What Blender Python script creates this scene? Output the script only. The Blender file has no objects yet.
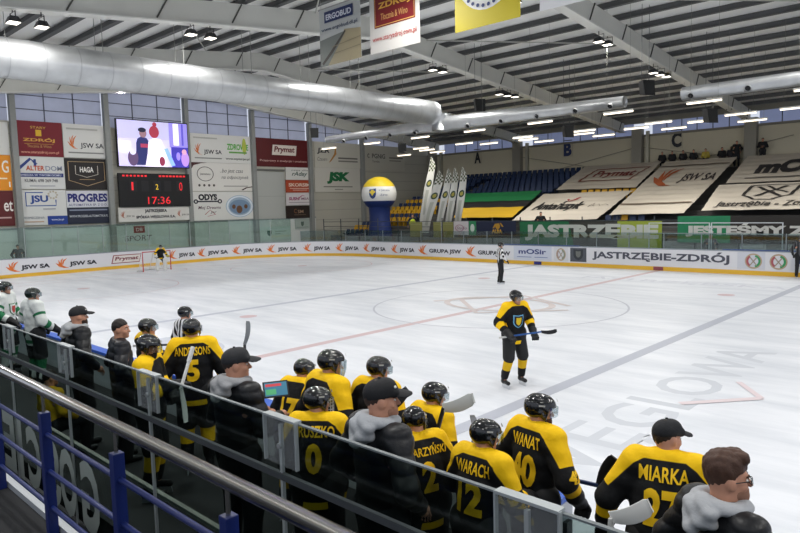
import bpy, bmesh, math, random
import numpy as np
from mathutils import Vector, Matrix
from mathutils.bvhtree import BVHTree
random.seed(7)
SC = bpy.context.scene
COL = SC.collection
PI = math.pi
# ------------------------------------------------------------------ camera
CAM = (13.708, -19.385, 3.628)
YAW, PITCH, ROLL = 0.76264, 0.09055, -0.0262
_f = Vector((-math.sin(YAW)*math.cos(PITCH), math.cos(YAW)*math.cos(PITCH), -math.sin(PITCH)))
_r = Vector((math.cos(YAW), math.sin(YAW), 0)); _u = _r.cross(_f)
_r2 = math.cos(ROLL)*_r+math.sin(ROLL)*_u; _u2 = -math.sin(ROLL)*_r+math.cos(ROLL)*_u
cd = bpy.data.cameras.new('camera'); cam = bpy.data.objects.new('camera', cd); COL.objects.link(cam)
cd.sensor_width = 36; cd.lens = 36*658.74/800; cd.clip_end = 300; cd.clip_start = .05
cam.matrix_world = Matrix(((_r2.x, _u2.x, -_f.x, CAM[0]), (_r2.y, _u2.y, -_f.y, CAM[1]), (_r2.z, _u2.z, -_f.z, CAM[2]), (0, 0, 0, 1)))
SC.camera = cam
# ------------------------------------------------------------------ light and exposure
W = bpy.data.worlds.new('world'); SC.world = W; W.use_nodes = True
W.node_tree.nodes['Background'].inputs[0].default_value = (.80, .86, 1, 1)
W.node_tree.nodes['Background'].inputs[1].default_value = .8
SC.view_settings.view_transform = 'Standard'; SC.view_settings.look = 'None'
SC.view_settings.exposure = 0.0; SC.view_settings.gamma = 1
SC.cycles.transparent_max_bounces = 32
SC.cycles.max_bounces = 8
FLOOD_W = 222

def hall_light(x, y, z, watts, sx=.5, sy=.5, col=(1, .985, .955)):
    l = bpy.data.lights.new('lamp_or_fill_light', 'AREA'); l.shape = 'RECTANGLE'; l.size = sx; l.size_y = sy
    l.energy = watts; l.color = col
    o = bpy.data.objects.new('lamp_or_fill_light', l); COL.objects.link(o); o.location = (x, y, z)
    return o
def flange_z(y): return 13.85-.115*abs(y-5.5)-.44-(1.02-.01*abs(y-5.5))      # underside of the roof girders
FLOODS = {gx: [(y, flange_z(y)-.42) for y in ys] for gx, ys in ((-21.8, (-13.4, -6.5, 3.2, 10.6, 17.2)), (-11.5, (-11.2, -4.6, 3.6, 10.6, 17.2)), (-1.7, (-10.6, -4.0, 3.4, 11.5, 17.9)), (8.4, (-10.6, -4.0, 3.4, 11.5, 17.9)), (18.5, (-10.6, -4.0, 3.4, 11.5, 17.9)))}  # end-wall girder: nearest and farthest pairs are added to brighten the left ice
for gx in FLOODS:
    for gy, gz in FLOODS[gx]:
        for dy in (-.45, .45): hall_light(gx, gy+dy, gz-.09, FLOOD_W/2*(1.6 if gx < -20 else 1), .42, .32).rotation_euler = (0, .55 if gx < -20 else 0, 0)
for gx in (-29, -21.8, -11.5):                                      # added lights out of view, brightening the left end of the ice
    for dy in (-.45, .45): hall_light(gx, -16.6+dy, 9.75, 230, .42, .32)
for gx in (-1.7, 8.4, 18.5):                                        # added unseen fill lights that brighten the benches and faces
    for dy in (-.45, .45): hall_light(gx, -16.6+dy, 9.75, 150, .42, .32)
for gx in (-20, -11, -2, 7):                                        # light of the tube lamps over the far stand
    for gy in (18.2, 22.0): hall_light(gx, gy, 7.9, 120, 3.0, .12, (1, .95, .86))
for gx in (2, 9, 16): hall_light(gx, -21.5, 8.6, 70, 1.2, .3)      # unseen roof lights assumed over the walkway
WALLF = ((-5.5, 11.85), (.1, 12.2), (1.0, 12.2), (12.1, 12.2), (13.0, 12.2), (18.0, 11.75), (19.2, 11.8))
for wy, wz in WALLF:                                                # floodlights on the end wall columns, tilted towards the ice
    hall_light(-31.9, wy, wz-.2, 380, .35, .3).rotation_euler = (0, -.95, 0)

# ------------------------------------------------------------------ materials
def lin(h):
    h = h.lstrip('#'); c = [int(h[i:i+2], 16)/255 for i in (0, 2, 4)]
    return tuple(((x/12.92) if x <= .04045 else ((x+.055)/1.055)**2.4) for x in c)+(1,)
_M = {}
def mat(col, rough=.6, metal=0., emit=0., noise=0., nscale=8., bump=0., spec=.4, coat=0.):
    k = (col, rough, metal, emit, noise, nscale, bump, spec, coat)
    if k in _M: return _M[k]
    m = bpy.data.materials.new('mat_'+col.strip('#')); m.use_nodes = True
    nt = m.node_tree; b = nt.nodes['Principled BSDF']; c = lin(col)
    b.inputs['Base Color'].default_value = c; b.inputs['Roughness'].default_value = rough
    b.inputs['Metallic'].default_value = metal; b.inputs['Specular IOR Level'].default_value = spec
    b.inputs['Coat Weight'].default_value = coat
    if emit:
        b.inputs['Emission Color'].default_value = c; b.inputs['Emission Strength'].default_value = emit
    if noise or bump:
        tc = nt.nodes.new('ShaderNodeTexCoord'); n = nt.nodes.new('ShaderNodeTexNoise')
        n.inputs['Scale'].default_value = nscale; n.inputs['Detail'].default_value = 5
        nt.links.new(tc.outputs['Object'], n.inputs['Vector'])
        if noise:
            mx = nt.nodes.new('ShaderNodeMix'); mx.data_type = 'RGBA'
            mx.inputs['A'].default_value = tuple(x*(1-noise) for x in c[:3])+(1,)
            mx.inputs['B'].default_value = tuple(min(1, x*(1+noise)) for x in c[:3])+(1,)
            nt.links.new(n.outputs['Fac'], mx.inputs['Factor']); nt.links.new(mx.outputs['Result'], b.inputs['Base Color'])
        if bump:
            bp = nt.nodes.new('ShaderNodeBump'); bp.inputs['Strength'].default_value = bump; bp.inputs['Distance'].default_value = .02
            nt.links.new(n.outputs['Fac'], bp.inputs['Height']); nt.links.new(bp.outputs['Normal'], b.inputs['Normal'])
    _M[k] = m; return m
def glassmat(tint='#dfe8e6', gloss=.06, rough=.03):
    k = ('glass', tint, gloss)
    if k in _M: return _M[k]
    m = bpy.data.materials.new('clear_glass'); m.use_nodes = True; nt = m.node_tree; nt.nodes.clear()
    o = nt.nodes.new('ShaderNodeOutputMaterial'); t = nt.nodes.new('ShaderNodeBsdfTransparent'); g = nt.nodes.new('ShaderNodeBsdfGlossy')
    mx = nt.nodes.new('ShaderNodeMixShader'); mx.inputs[0].default_value = gloss
    t.inputs[0].default_value = lin(tint); g.inputs['Roughness'].default_value = rough; g.inputs[0].default_value = (.9, .95, .95, 1)
    nt.links.new(t.outputs[0], mx.inputs[1]); nt.links.new(g.outputs[0], mx.inputs[2]); nt.links.new(mx.outputs[0], o.inputs[0])
    _M[k] = m; return m
def frosted():
    if 'frost' in _M: return _M['frost']
    m = bpy.data.materials.new('frosted_plastic'); m.use_nodes = True; nt = m.node_tree; nt.nodes.clear()
    o = nt.nodes.new('ShaderNodeOutputMaterial'); t = nt.nodes.new('ShaderNodeBsdfTransparent'); d = nt.nodes.new('ShaderNodeBsdfDiffuse'); mx = nt.nodes.new('ShaderNodeMixShader')
    n = nt.nodes.new('ShaderNodeTexNoise'); n.inputs['Scale'].default_value = 9; r = nt.nodes.new('ShaderNodeMapRange'); r.inputs['To Min'].default_value = .03; r.inputs['To Max'].default_value = .15
    nt.links.new(n.outputs['Fac'], r.inputs['Value']); nt.links.new(r.outputs['Result'], mx.inputs[0]); d.inputs[0].default_value = lin('#d5dadb')
    nt.links.new(t.outputs[0], mx.inputs[1]); nt.links.new(d.outputs[0], mx.inputs[2]); nt.links.new(mx.outputs[0], o.inputs[0]); _M['frost'] = m; return m
def patmat(a, b, rough=.75):
    """two cloth colours that meet where the stored pattern distance is zero"""
    k = ('pat', a, b)
    if k in _M: return _M[k]
    m = bpy.data.materials.new('two_tone_cloth'); m.use_nodes = True; nt = m.node_tree; bs = nt.nodes['Principled BSDF']
    at = nt.nodes.new('ShaderNodeAttribute'); at.attribute_name = 'pat'
    mr = nt.nodes.new('ShaderNodeMapRange'); mr.inputs['From Min'].default_value = -.003; mr.inputs['From Max'].default_value = .003
    mx = nt.nodes.new('ShaderNodeMix'); mx.data_type = 'RGBA'
    mx.inputs['A'].default_value = lin(a); mx.inputs['B'].default_value = lin(b)
    nt.links.new(at.outputs['Fac'], mr.inputs['Value']); nt.links.new(mr.outputs['Result'], mx.inputs['Factor'])
    nt.links.new(mx.outputs['Result'], bs.inputs['Base Color']); bs.inputs['Roughness'].default_value = rough
    bs.inputs['Specular IOR Level'].default_value = .25
    tc = nt.nodes.new('ShaderNodeTexCoord'); n = nt.nodes.new('ShaderNodeTexNoise'); n.inputs['Scale'].default_value = 14
    bp = nt.nodes.new('ShaderNodeBump'); bp.inputs['Strength'].default_value = .35; bp.inputs['Distance'].default_value = .03
    nt.links.new(tc.outputs['Object'], n.inputs['Vector']); nt.links.new(n.outputs['Fac'], bp.inputs['Height']); nt.links.new(bp.outputs['Normal'], bs.inputs['Normal'])
    _M[k] = m; return m

# ------------------------------------------------------------------ object helpers
def tag(o, label=None, cat=None, group=None, kind=None):
    if label: o['label'] = label
    if cat: o['category'] = cat
    if group: o['group'] = group
    if kind: o['kind'] = kind
    return o
def empty(name, loc=(0, 0, 0), rz=0, label=None, cat=None, group=None, kind=None):
    o = bpy.data.objects.new(name, None); COL.objects.link(o); o.location = loc; o.rotation_euler = (0, 0, rz); o.empty_display_size = .1
    return tag(o, label, cat, group, kind)
def link(name, me, m, parent=None, smooth=False):
    if m is not None:
        me.materials.clear(); me.materials.append(m)
    if smooth:
        me.polygons.foreach_set('use_smooth', [True]*len(me.polygons))
    o = bpy.data.objects.new(name, me); COL.objects.link(o)
    if parent: o.parent = parent
    return o
def copy_tree(o, parent=None):
    c = o.copy(); COL.objects.link(c)
    if parent: c.parent = parent
    for ch in list(o.children): copy_tree(ch, c)
    return c
class MB:
    def __init__(s): s.v = []; s.f = []
    def add(s, v, f):
        n = len(s.v); s.v += [tuple(x) for x in v]; s.f += [tuple(i+n for i in q) for q in f]; return s
    def box(s, a, b):
        (x0, y0, z0), (x1, y1, z1) = a, b
        return s.add([(x0, y0, z0), (x1, y0, z0), (x1, y1, z0), (x0, y1, z0), (x0, y0, z1), (x1, y0, z1), (x1, y1, z1), (x0, y1, z1)],
              [(0, 3, 2, 1), (4, 5, 6, 7), (0, 1, 5, 4), (1, 2, 6, 5), (2, 3, 7, 6), (3, 0, 4, 7)])
    def prism(s, bottom, top):
        n = len(bottom)
        return s.add(list(bottom)+list(top), [tuple(range(n))[::-1], tuple(range(n, 2*n))]+[(i, (i+1) % n, n+(i+1) % n, n+i) for i in range(n)])
    def tube(s, pts, r, n=10, caps=True):
        pts = [Vector(p) for p in pts]; rr = r if isinstance(r, (list, tuple)) else [r]*len(pts)
        d0 = (pts[1]-pts[0]).normalized(); up = Vector((0, 0, 1)) if abs(d0.z) < .9 else Vector((1, 0, 0))
        v = []; f = []
        for i, p in enumerate(pts):
            d = (pts[min(i+1, len(pts)-1)]-pts[max(i-1, 0)]).normalized()
            a = d.cross(up).normalized(); b = a.cross(d).normalized()
            for k in range(n):
                t = 2*PI*k/n; v.append(p+rr[i]*(math.cos(t)*a+math.sin(t)*b))
        for i in range(len(pts)-1):
            for k in range(n): f.append((i*n+k, i*n+(k+1) % n, (i+1)*n+(k+1) % n, (i+1)*n+k))
        if caps: f += [tuple(range(n)), tuple(range((len(pts)-1)*n, len(pts)*n))[::-1]]
        return s.add(v, f)
    def bar(s, p, q, w, h):
        """rectangular bar between two points, h roughly vertical"""
        p = Vector(p); q = Vector(q); d = (q-p).normalized(); up = Vector((0, 0, 1)) if abs(d.z) < .95 else Vector((0, 1, 0))
        a = d.cross(up).normalized()*w/2; b = a.cross(d).normalized()*h/2
        return s.prism([p-a-b, p+a-b, p+a+b, p-a+b], [q-a-b, q+a-b, q+a+b, q-a+b])
    def ell(s, c, r, n=14, m=9, R=None):
        v = []; f = []
        for i in range(m+1):
            t = PI*i/m
            for k in range(n):
                q = Vector((r[0]*math.sin(t)*math.cos(2*PI*k/n), r[1]*math.sin(t)*math.sin(2*PI*k/n), r[2]*math.cos(t)))
                if R is not None: q = R @ q
                v.append(Vector(c)+q)
        for i in range(m):
            for k in range(n): f.append((i*n+k, (i+1)*n+k, (i+1)*n+(k+1) % n, i*n+(k+1) % n))
        return s.add(v, f)
    def xf(s, fn): s.v = [tuple(fn(Vector(p))) for p in s.v]; return s
    def mesh(s, name):
        me = bpy.data.meshes.new(name); me.from_pydata(s.v, [], s.f); me.update(); return me
    def build(s, name, m, parent=None, smooth=False, bevel=0):
        o = link(name, s.mesh(name), m, parent, smooth)
        if bevel:
            b = o.modifiers.new('edge', 'BEVEL'); b.width = bevel; b.segments = 2; b.limit_method = 'ANGLE'
        return o
_T = {}
def text_raw(body, bold):
    cu = bpy.data.curves.new('t', 'FONT'); cu.body = body; cu.offset = bold; o = bpy.data.objects.new('t', cu); COL.objects.link(o); bpy.context.view_layer.update()
    me = bpy.data.meshes.new_from_object(o.evaluated_get(bpy.context.evaluated_depsgraph_get())); xs = [v.co.x for v in me.vertices]
    bpy.data.objects.remove(o); bpy.data.curves.remove(cu); bpy.data.meshes.remove(me); return min(xs), max(xs), max(xs)-min(xs)
def text_geo(body, bold=.012, shear=0., maxedge=0):
    """flat letter geometry scaled into a unit box (0..1, 0..1); returns verts, faces, aspect"""
    k = (body, bold, shear, maxedge)
    if k in _T: return _T[k]
    acute = [i for i, c in enumerate(body) if c == 'Ó']; base = body.replace('Ó', 'O')
    cu = bpy.data.curves.new('t', 'FONT'); cu.body = base; cu.offset = bold; cu.shear = shear; cu.resolution_u = 3
    o = bpy.data.objects.new('t', cu); COL.objects.link(o); bpy.context.view_layer.update()
    me = bpy.data.meshes.new_from_object(o.evaluated_get(bpy.context.evaluated_depsgraph_get()))
    bpy.data.objects.remove(o); bpy.data.curves.remove(cu)
    bm = bmesh.new(); bm.from_mesh(me); bpy.data.meshes.remove(me)
    bmesh.ops.remove_doubles(bm, verts=bm.verts, dist=1e-4)
    xs = [v.co.x for v in bm.verts]; ys = [v.co.y for v in bm.verts]
    x0, x1, y0, y1 = min(xs), max(xs), min(ys), max(ys)
    if maxedge:
        bmesh.ops.triangulate(bm, faces=bm.faces)
        for _ in range(5):
            e = [e for e in bm.edges if e.calc_length() > maxedge]
            if not e: break
            bmesh.ops.subdivide_edges(bm, edges=e, cuts=1); bmesh.ops.triangulate(bm, faces=bm.faces)
    bm.verts.index_update()
    pts = [(p.co.x, p.co.y) for p in bm.verts]; f = [tuple(q.index for q in fc.verts) for fc in bm.faces]
    bm.free()
    for i in acute:
        w = text_raw('O', bold)[2]; cx = text_raw(base[:i+1], bold)[1]-w/2; n = len(pts); e = bold*.7
        pts += [(cx-.08-e, .79-e), (cx+.05+e, .79-e), (cx+.2+e, .95+e), (cx+.04-e, .95+e)]; f.append((n, n+1, n+2, n+3)); y1 = max(y1, .95+e)
    v = [((a-x0)/(x1-x0), (b-y0)/(y1-y0)) for a, b in pts]
    _T[k] = (v, f, (x1-x0)/(y1-y0)); return _T[k]

class Plane:
    """a real flat surface: origin, u axis, v axis, outward normal"""
    def __init__(s, o, u, v): s.o = Vector(o); s.u = Vector(u); s.v = Vector(v); s.n = s.u.cross(s.v).normalized()
    def __call__(s, a, b, h=0): return s.o+s.u*a+s.v*b+s.n*h
def flat(geo2d, fn, name, m, parent, h=.008):
    v, f = geo2d; mb = MB(); mb.add([fn(p[0], p[1], h+(p[2] if len(p) > 2 else 0)) for p in v], f); return mb.build(name, m, parent)
def put_text(body, fn, box, m, parent, h=.01, bold=.012, shear=0., name='lettering', maxedge=0):
    v, f, _ = text_geo(body, bold, shear, maxedge); x0, y0, x1, y1 = box
    return flat(([(x0+(x1-x0)*a, y0+(y1-y0)*b) for a, b in v], f), fn, name, m, parent, h)
def rect(x0, y0, x1, y1): return ([(x0, y0), (x1, y0), (x1, y1), (x0, y1)], [(0, 1, 2, 3)])
def ring(cx, cy, rx, ry, w, n=28, a0=0, a1=2*PI):
    v = []; f = []
    for i in range(n+1):
        t = a0+(a1-a0)*i/n
        v += [(cx+rx*math.cos(t), cy+ry*math.sin(t)), (cx+(rx-w)*math.cos(t), cy+(ry-w*ry/rx)*math.sin(t))]
    return v, [(2*i, 2*i+2, 2*i+3, 2*i+1) for i in range(n)]
def disc(cx, cy, rx, ry, n=28): return ([(cx+rx*math.cos(2*PI*i/n), cy+ry*math.sin(2*PI*i/n)) for i in range(n)], [tuple(range(n))])
def shield(cx, cy, w, h, k=1.0):
    p = [(-.5, .5), (0, .46), (.5, .5), (.5, -.05), (.42, -.25), (.25, -.42), (0, -.52), (-.25, -.42), (-.42, -.25), (-.5, -.05)]
    return ([(cx+w*k*a, cy+h*k*b) for a, b in p], [tuple(range(len(p)))[::-1]])
def stroke(pts, w):
    """ribbon of width w (or list of widths) along a 2d polyline"""
    ws = w if isinstance(w, (list, tuple)) else [w]*len(pts); v = []; n = len(pts)
    for i, (x, y) in enumerate(pts):
        ax, ay = pts[max(i-1, 0)]; bx, by = pts[min(i+1, n-1)]; dx, dy = bx-ax, by-ay; L = math.hypot(dx, dy) or 1
        v += [(x-dy/L*ws[i]/2, y+dx/L*ws[i]/2), (x+dy/L*ws[i]/2, y-dx/L*ws[i]/2)]
    return v, [(2*i, 2*i+1, 2*i+3, 2*i+2) for i in range(n-1)]
def merge(*gs):
    v = []; f = []
    for i, (a, b) in enumerate(gs): n = len(v); v += [(p[0], p[1], .0012*i+(p[2] if len(p) > 2 else 0)) for p in a]; f += [tuple(i+n for i in q) for q in b]
    return v, f
def flame(x, y, w, h):
    """orange sweep of feather strokes used on the sponsor boards"""
    def s(p, ww): return stroke([(x+a*w, y+b*h) for a, b in p], [q*w for q in ww])
    return merge(s([(.95, .02), (.6, .08), (.3, .3), (.05, .55)], [.02, .1, .16, .02]),
                 s([(.75, .1), (.5, .22), (.33, .5), (.25, .85)], [.02, .1, .14, .02]),
                 s([(.55, .3), (.55, .5), (.62, .75), (.85, .98)], [.02, .1, .12, .02]),
                 s([(.5, .3), (.44, .55), (.46, .8), (.58, 1.0)], [.02, .09, .1, .02]))
ORANGE = '#d9722f'; INK = '#2a2a33'
# ------------------------------------------------------------------ the hall
RW, RR = 14.23, 8.5                      # half width of the rink, corner radius
NEAR = -14.5                             # bench-side boards
def rink_path(s):
    """point and inward normal on the boards seen from the bench: end wall, corner, far side"""
    if s < RW-RR: return Vector((-30, s, 0)), Vector((1, 0, 0))
    L = RR*PI/2
    if s < RW-RR+L:
        a = (s-(RW-RR))/RR
        return Vector((-30+RR-RR*math.cos(a), RW-RR+RR*math.sin(a), 0)), Vector((math.cos(a), -math.sin(a), 0))
    return Vector((-30+RR+s-(RW-RR+L), RW, 0)), Vector((0, -1, 0))
class Boards:
    def __call__(s, a, b, h=0): p, n = rink_path(a); return p+n*h+Vector((0, 0, b))
S_END = RW-RR+RR*PI/2+30-RR+16           # to x = +16
def path_pts(y0=-20):
    S = [y0]+list(np.arange(RW-RR, RW-RR+RR*PI/2, .35))+[RW-RR+RR*PI/2, S_END]
    return S
def swept(mb, S, b0, b1, h0, h1):
    B = Boards()
    for s0, s1 in zip(S[:-1], S[1:]):
        mb.prism([B(s0, b0, h0), B(s1, b0, h0), B(s1, b0, h1), B(s0, b0, h1)], [B(s0, b1, h0), B(s1, b1, h0), B(s1, b1, h1), B(s0, b1, h1)])
    return mb
# concrete base and ice
tag(MB().box((-45, -30, -.4), (34, 40, -.02)).build('floor', mat('#4a4a4c', .8, noise=.15, nscale=.6)), kind='structure')
def ice_outline():
    P = [(-30+RR-RR*math.cos(a), RW-RR+RR*math.sin(a)) for a in np.linspace(0, PI/2, 30)]
    P += [(30-RR+RR*math.sin(a), RW-RR+RR*math.cos(a)) for a in np.linspace(0, PI/2, 30)]
    P += [(30-RR+RR*math.cos(a), NEAR+RR-RR*math.sin(a)) for a in np.linspace(0, PI/2, 30)]
    P += [(-30+RR-RR*math.sin(a), NEAR+RR-RR*math.cos(a)) for a in np.linspace(0, PI/2, 30)]
    return P[::-1]
def ice_material():
    m = bpy.data.materials.new('skated_ice'); m.use_nodes = True; nt = m.node_tree; b = nt.nodes['Principled BSDF']
    tc = nt.nodes.new('ShaderNodeTexCoord'); L = nt.links
    mp = nt.nodes.new('ShaderNodeMapping'); mp.inputs['Rotation'].default_value = (0, 0, .5); mp.inputs['Scale'].default_value = (.35, 1.6, 1)
    n1 = nt.nodes.new('ShaderNodeTexNoise'); n1.inputs['Scale'].default_value = .7; n1.inputs['Detail'].default_value = 7; n1.inputs['Roughness'].default_value = .65
    n2 = nt.nodes.new('ShaderNodeTexNoise'); n2.inputs['Scale'].default_value = 9; n2.inputs['Detail'].default_value = 4
    L.new(tc.outputs['Object'], mp.inputs['Vector']); L.new(mp.outputs['Vector'], n1.inputs['Vector']); L.new(mp.outputs['Vector'], n2.inputs['Vector'])
    r1 = nt.nodes.new('ShaderNodeMapRange'); r1.inputs['From Min'].default_value = .32; r1.inputs['From Max'].default_value = .62
    L.new(n1.outputs['Fac'], r1.inputs['Value'])
    mx = nt.nodes.new('ShaderNodeMix'); mx.data_type = 'RGBA'; mx.inputs['A'].default_value = (.60, .63, .68, 1); mx.inputs['B'].default_value = (.78, .80, .84, 1)
    L.new(r1.outputs['Result'], mx.inputs['Factor']); L.new(mx.outputs['Result'], b.inputs['Base Color'])
    r2 = nt.nodes.new('ShaderNodeMapRange'); r2.inputs['To Min'].default_value = .28; r2.inputs['To Max'].default_value = .5
    L.new(n2.outputs['Fac'], r2.inputs['Value']); L.new(r2.outputs['Result'], b.inputs['Roughness'])
    b.inputs['Specular IOR Level'].default_value = .3
    return m
ice = MB()
io = ice_outline(); ice.prism([(x, y, -.03) for x, y in io][::1], [(x, y, 0) for x, y in io])
ice = tag(ice.build('ice_floor', ice_material()), kind='structure')
GF = Plane((0, 0, 0), (1, 0, 0), (0, 1, 0))
NM = [0]
def mark(name, geo, col):
    NM[0] += 1; return flat(geo, GF, name, mat(col, .45), ice, .0012+.0006*NM[0])
mark('red_line', rect(-.15, NEAR, .15, RW), '#c9b3b6'); mark('blue_line', rect(-7.3, NEAR, -7.0, RW), '#b4b9c6'); mark('blue_line', rect(7.0, NEAR, 7.3, RW), '#b0b4bf')
mark('goal_line', rect(-26.03, -12.5, -25.97, 12.5), '#c79da0'); mark('centre_circle', ring(0, 0, 4.5, 4.5, .07, 60), '#b7bac4')
for yy in (-6.8, 6.8):
    mark('face_off_circle', ring(-20, yy, 4.5, 4.5, .05, 60), '#d3bcc0'); mark('face_off_spot', disc(-20, yy, .3, .3), '#ccb4b8')
    mark('face_off_spot', disc(-5.6, yy, .3, .3), '#ccb4b8')
mark('face_off_spot', disc(5.6, 6.8, .3, .3), '#ccb4b8')
mark('goal_crease', ring(-26, 0, 1.8, 1.8, .05, 30, -PI/2, PI/2), '#ccb4b8')
ICEB = '#c6cad1'
G90 = Plane((9.95, -12.6, 0), (0, 1, 0), (-1, 0, 0))
for tx, bx, pl, c in (('WĘGLOWA', (0, 0, 10.2, 1.55), G90, ICEB), ('JASTRZĘBSKA', (0, 0, 9, 1.1), Plane((-2.0, 9.2, 0), (1, 0, 0), (0, 1, 0)), '#c9ccd5')):
    put_text(tx, pl, bx, mat(c, .45), ice, .0012, name='ice_lettering')
mark('ice_logo', merge(stroke([(9.35, -7.7), (10.35, -6.5)], .16), stroke([(10.35, -6.5), (9.7, -5.6)], .12)), '#dccdd0')
mark('ice_logo', merge(stroke([(-2.6, -.5), (-.6, 2.6), (2.2, 1.2)], .22), stroke([(-2.2, .6), (.4, -1.8), (2.6, .4)], .2), ring(-.2, .3, 2.2, 1.6, .25)), '#cdc3c2')
mark('ice_logo', merge(disc(-2.9, -10.6, 1.5, .8), disc(-.7, -11.2, .7, 1.1)), '#c3c8d3')
# boards
S0 = path_pts()
bd = swept(MB(), S0, .21, 1.1, -.12, 0).build('rink_board_wall', mat('#d9d9dd', .35)); tag(bd, kind='structure')
swept(MB(), S0, 0, .21, -.12, .012).build('kick_plate', mat('#dfb036', .45), bd)
swept(MB(), S0, 1.1, 1.15, -.14, .02).build('cap_rail', mat('#8d949c', .4), bd)
bcap = MB(); bcap.box((3.1, RW-.03, 1.15), (16, RW+.16, 1.19)); bcap.box((-9.5, RW-.03, 1.15), (-4.5, RW+.16, 1.19)); bcap.build('blue_cap', mat('#2b4a86', .4), bd)
mk = MB(); mk.box((-.25, RW-.03, .02), (.25, RW, .2)); mk.build('line_marker', mat('#8c4a55', .5), bd)
mk = MB(); mk.box((-7.4, RW-.03, .02), (-6.9, RW, .2)); mk.build('line_marker', mat('#2a2f7a', .5), bd)
nb = MB()
for x0, x1 in ((-34, 10.97), (11.62, 22)): nb.box((x0, NEAR-.12, .25), (x1, NEAR, 1.1))
nb = tag(nb.build('rink_board_bench_side', mat('#c9ccd0', .4)), kind='structure')
k = MB(); c = MB()
for x0, x1 in ((-34, 10.97), (11.62, 22)):
    k.box((x0, NEAR-.12, 0), (x1, NEAR+.012, .25)); c.box((x0, NEAR-.16, 1.1), (x1, NEAR+.03, 1.15))
k.build('kick_plate', mat('#e0a81e', .45), nb); c.build('blue_cap', mat('#2f5fc4', .35), nb)
MB().box((10.90, NEAR-.17, .25), (10.98, NEAR+.035, 1.1)).build('door_post', mat('#b7bcc4', .4), nb)
MB().box((10.98, NEAR-.13, .75), (11.02, NEAR-.04, .95)).build('door_latch', mat('#2d2e33', .4), nb)
# protective glass around the rink
gl = MB(); ps_ = MB()
def glass_run(S, z1):
    B = Boards(); g = MB(); p = MB(); r = MB()
    for s0, s1 in zip(S[:-1], S[1:]):
        g.prism([B(s0+.02, 1.15, -.08), B(s1-.02, 1.15, -.08), B(s1-.02, 1.15, -.068), B(s0+.02, 1.15, -.068)], [B(s0+.02, z1, -.08), B(s1-.02, z1, -.08), B(s1-.02, z1, -.068), B(s0+.02, z1, -.068)])
        p.prism([B(s0-.02, 1.15, -.1), B(s0+.02, 1.15, -.1), B(s0+.02, 1.15, -.05), B(s0-.02, 1.15, -.05)], [B(s0-.02, z1, -.1), B(s0+.02, z1, -.1), B(s0+.02, z1, -.05), B(s0-.02, z1, -.05)])
    return g, p
eg = empty('protective_glass', (0, 0, 0), kind='structure')
Sa = list(np.arange(-14, RW-RR+RR*PI/2*.55, 1.55)); g, p = glass_run(Sa, 2.95); g.build('pane', glassmat('#dfeae5', .05), eg); p.build('post', mat('#9aa3a2', .4, .3), eg)
Sb = list(np.arange(RW-RR+RR*PI/2*.55, S_END, 1.85)); g, p = glass_run(Sb, 1.95); g.build('pane', glassmat('#d9e2e1', .045), eg); p.build('post', mat('#7f888c', .4, .3), eg)
fr = MB()
for x0, x1 in ((-.6, 2.4), (2.5, 5.6)):
    fr.box((x0, RW+.2, 2.42), (x1, RW+.24, 2.46)); fr.box((x0, RW+.2, 1.9), (x1, RW+.24, 1.93))
    for x in (x0, x1): fr.box((x-.02, RW+.2, 1.15), (x+.02, RW+.24, 2.46))
fr.build('bench_frame', mat('#c9cdd0', .4, .3), eg)
cb = MB(); cb.tube([(-30.05, y, 2.97-.10*abs(math.sin((y+14)*PI/1.9))) for y in np.arange(-14, 9, .19)], .015, 6); cb.build('net_cable', mat('#5a6461', .6), eg)
# end wall
WX = -33.5
CY = [-17.35, -11.4, -5.45, .45, 6.5, 12.45, 18.45, 24.9]
def end_roof(y): return 13.75-.115*abs(y-5.5)
ew = MB()
ew.box((WX-.3, -24, 0), (WX, 35.1, 9.72)); ew = tag(ew.build('wall_end', mat('#b9b6a9', .7, noise=.06, nscale=.5)), kind='structure')
cl = MB()
for z in np.arange(.8, 9.7, .9): cl.box((WX, -24, z), (WX+.02, 35.1, z+.03))
cl.build('cladding_joint', mat('#8f8d84', .7), ew)
MB().box((WX, -24, .0), (WX+.03, 19, 2.8)).build('lower_panel', mat('#d0d6d2', .5, noise=.06, nscale=.7), ew)
MB().box((WX, -24, 2.8), (WX+.10, 19, 2.93)).build('ledge', mat('#8c9090', .5), ew)
cols = MB()
for i, y in enumerate(CY):
    tag(MB().box((WX+.03, y-.17, 0), (WX+.42, y+.17, end_roof(y)-1.0)).build('pillar', mat('#8f918e', .55, noise=.1)), kind='structure')
def translucent():
    m = mat('#8c91a4', .5, 0, .5, .22, 1.2); return m
yy = [-24]+CY+[34.8]
for i in range(len(yy)-1):
    y0, y1 = yy[i]+.17, yy[i+1]-.17
    if y1 < -13: continue
    w = MB(); a, b = end_roof(y0)-.3, end_roof(y1)-.3
    w.prism([(WX-.2, y0, 9.72), (WX-.2, y1, 9.72), (WX-.15, y1, 9.72), (WX-.15, y0, 9.72)], [(WX-.2, y0, a), (WX-.2, y1, b), (WX-.15, y1, b), (WX-.15, y0, a)])
    w = tag(w.build('window_%d' % (i+1), translucent()), kind='structure')
    g = MB()
    for k in (1, 2): y = y0+(y1-y0)*k/3; g.box((WX-.15, y-.03, 9.72), (WX-.1, y+.03, end_roof(y)-.3))
    for z in (10.55, 11.45, 12.3): 
        if z < min(a, b): g.box((WX-.15, y0, z-.025), (WX-.1, y1, z+.025))
    g.build('window_bar', mat('#4c4f5c', .5), w)
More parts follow.
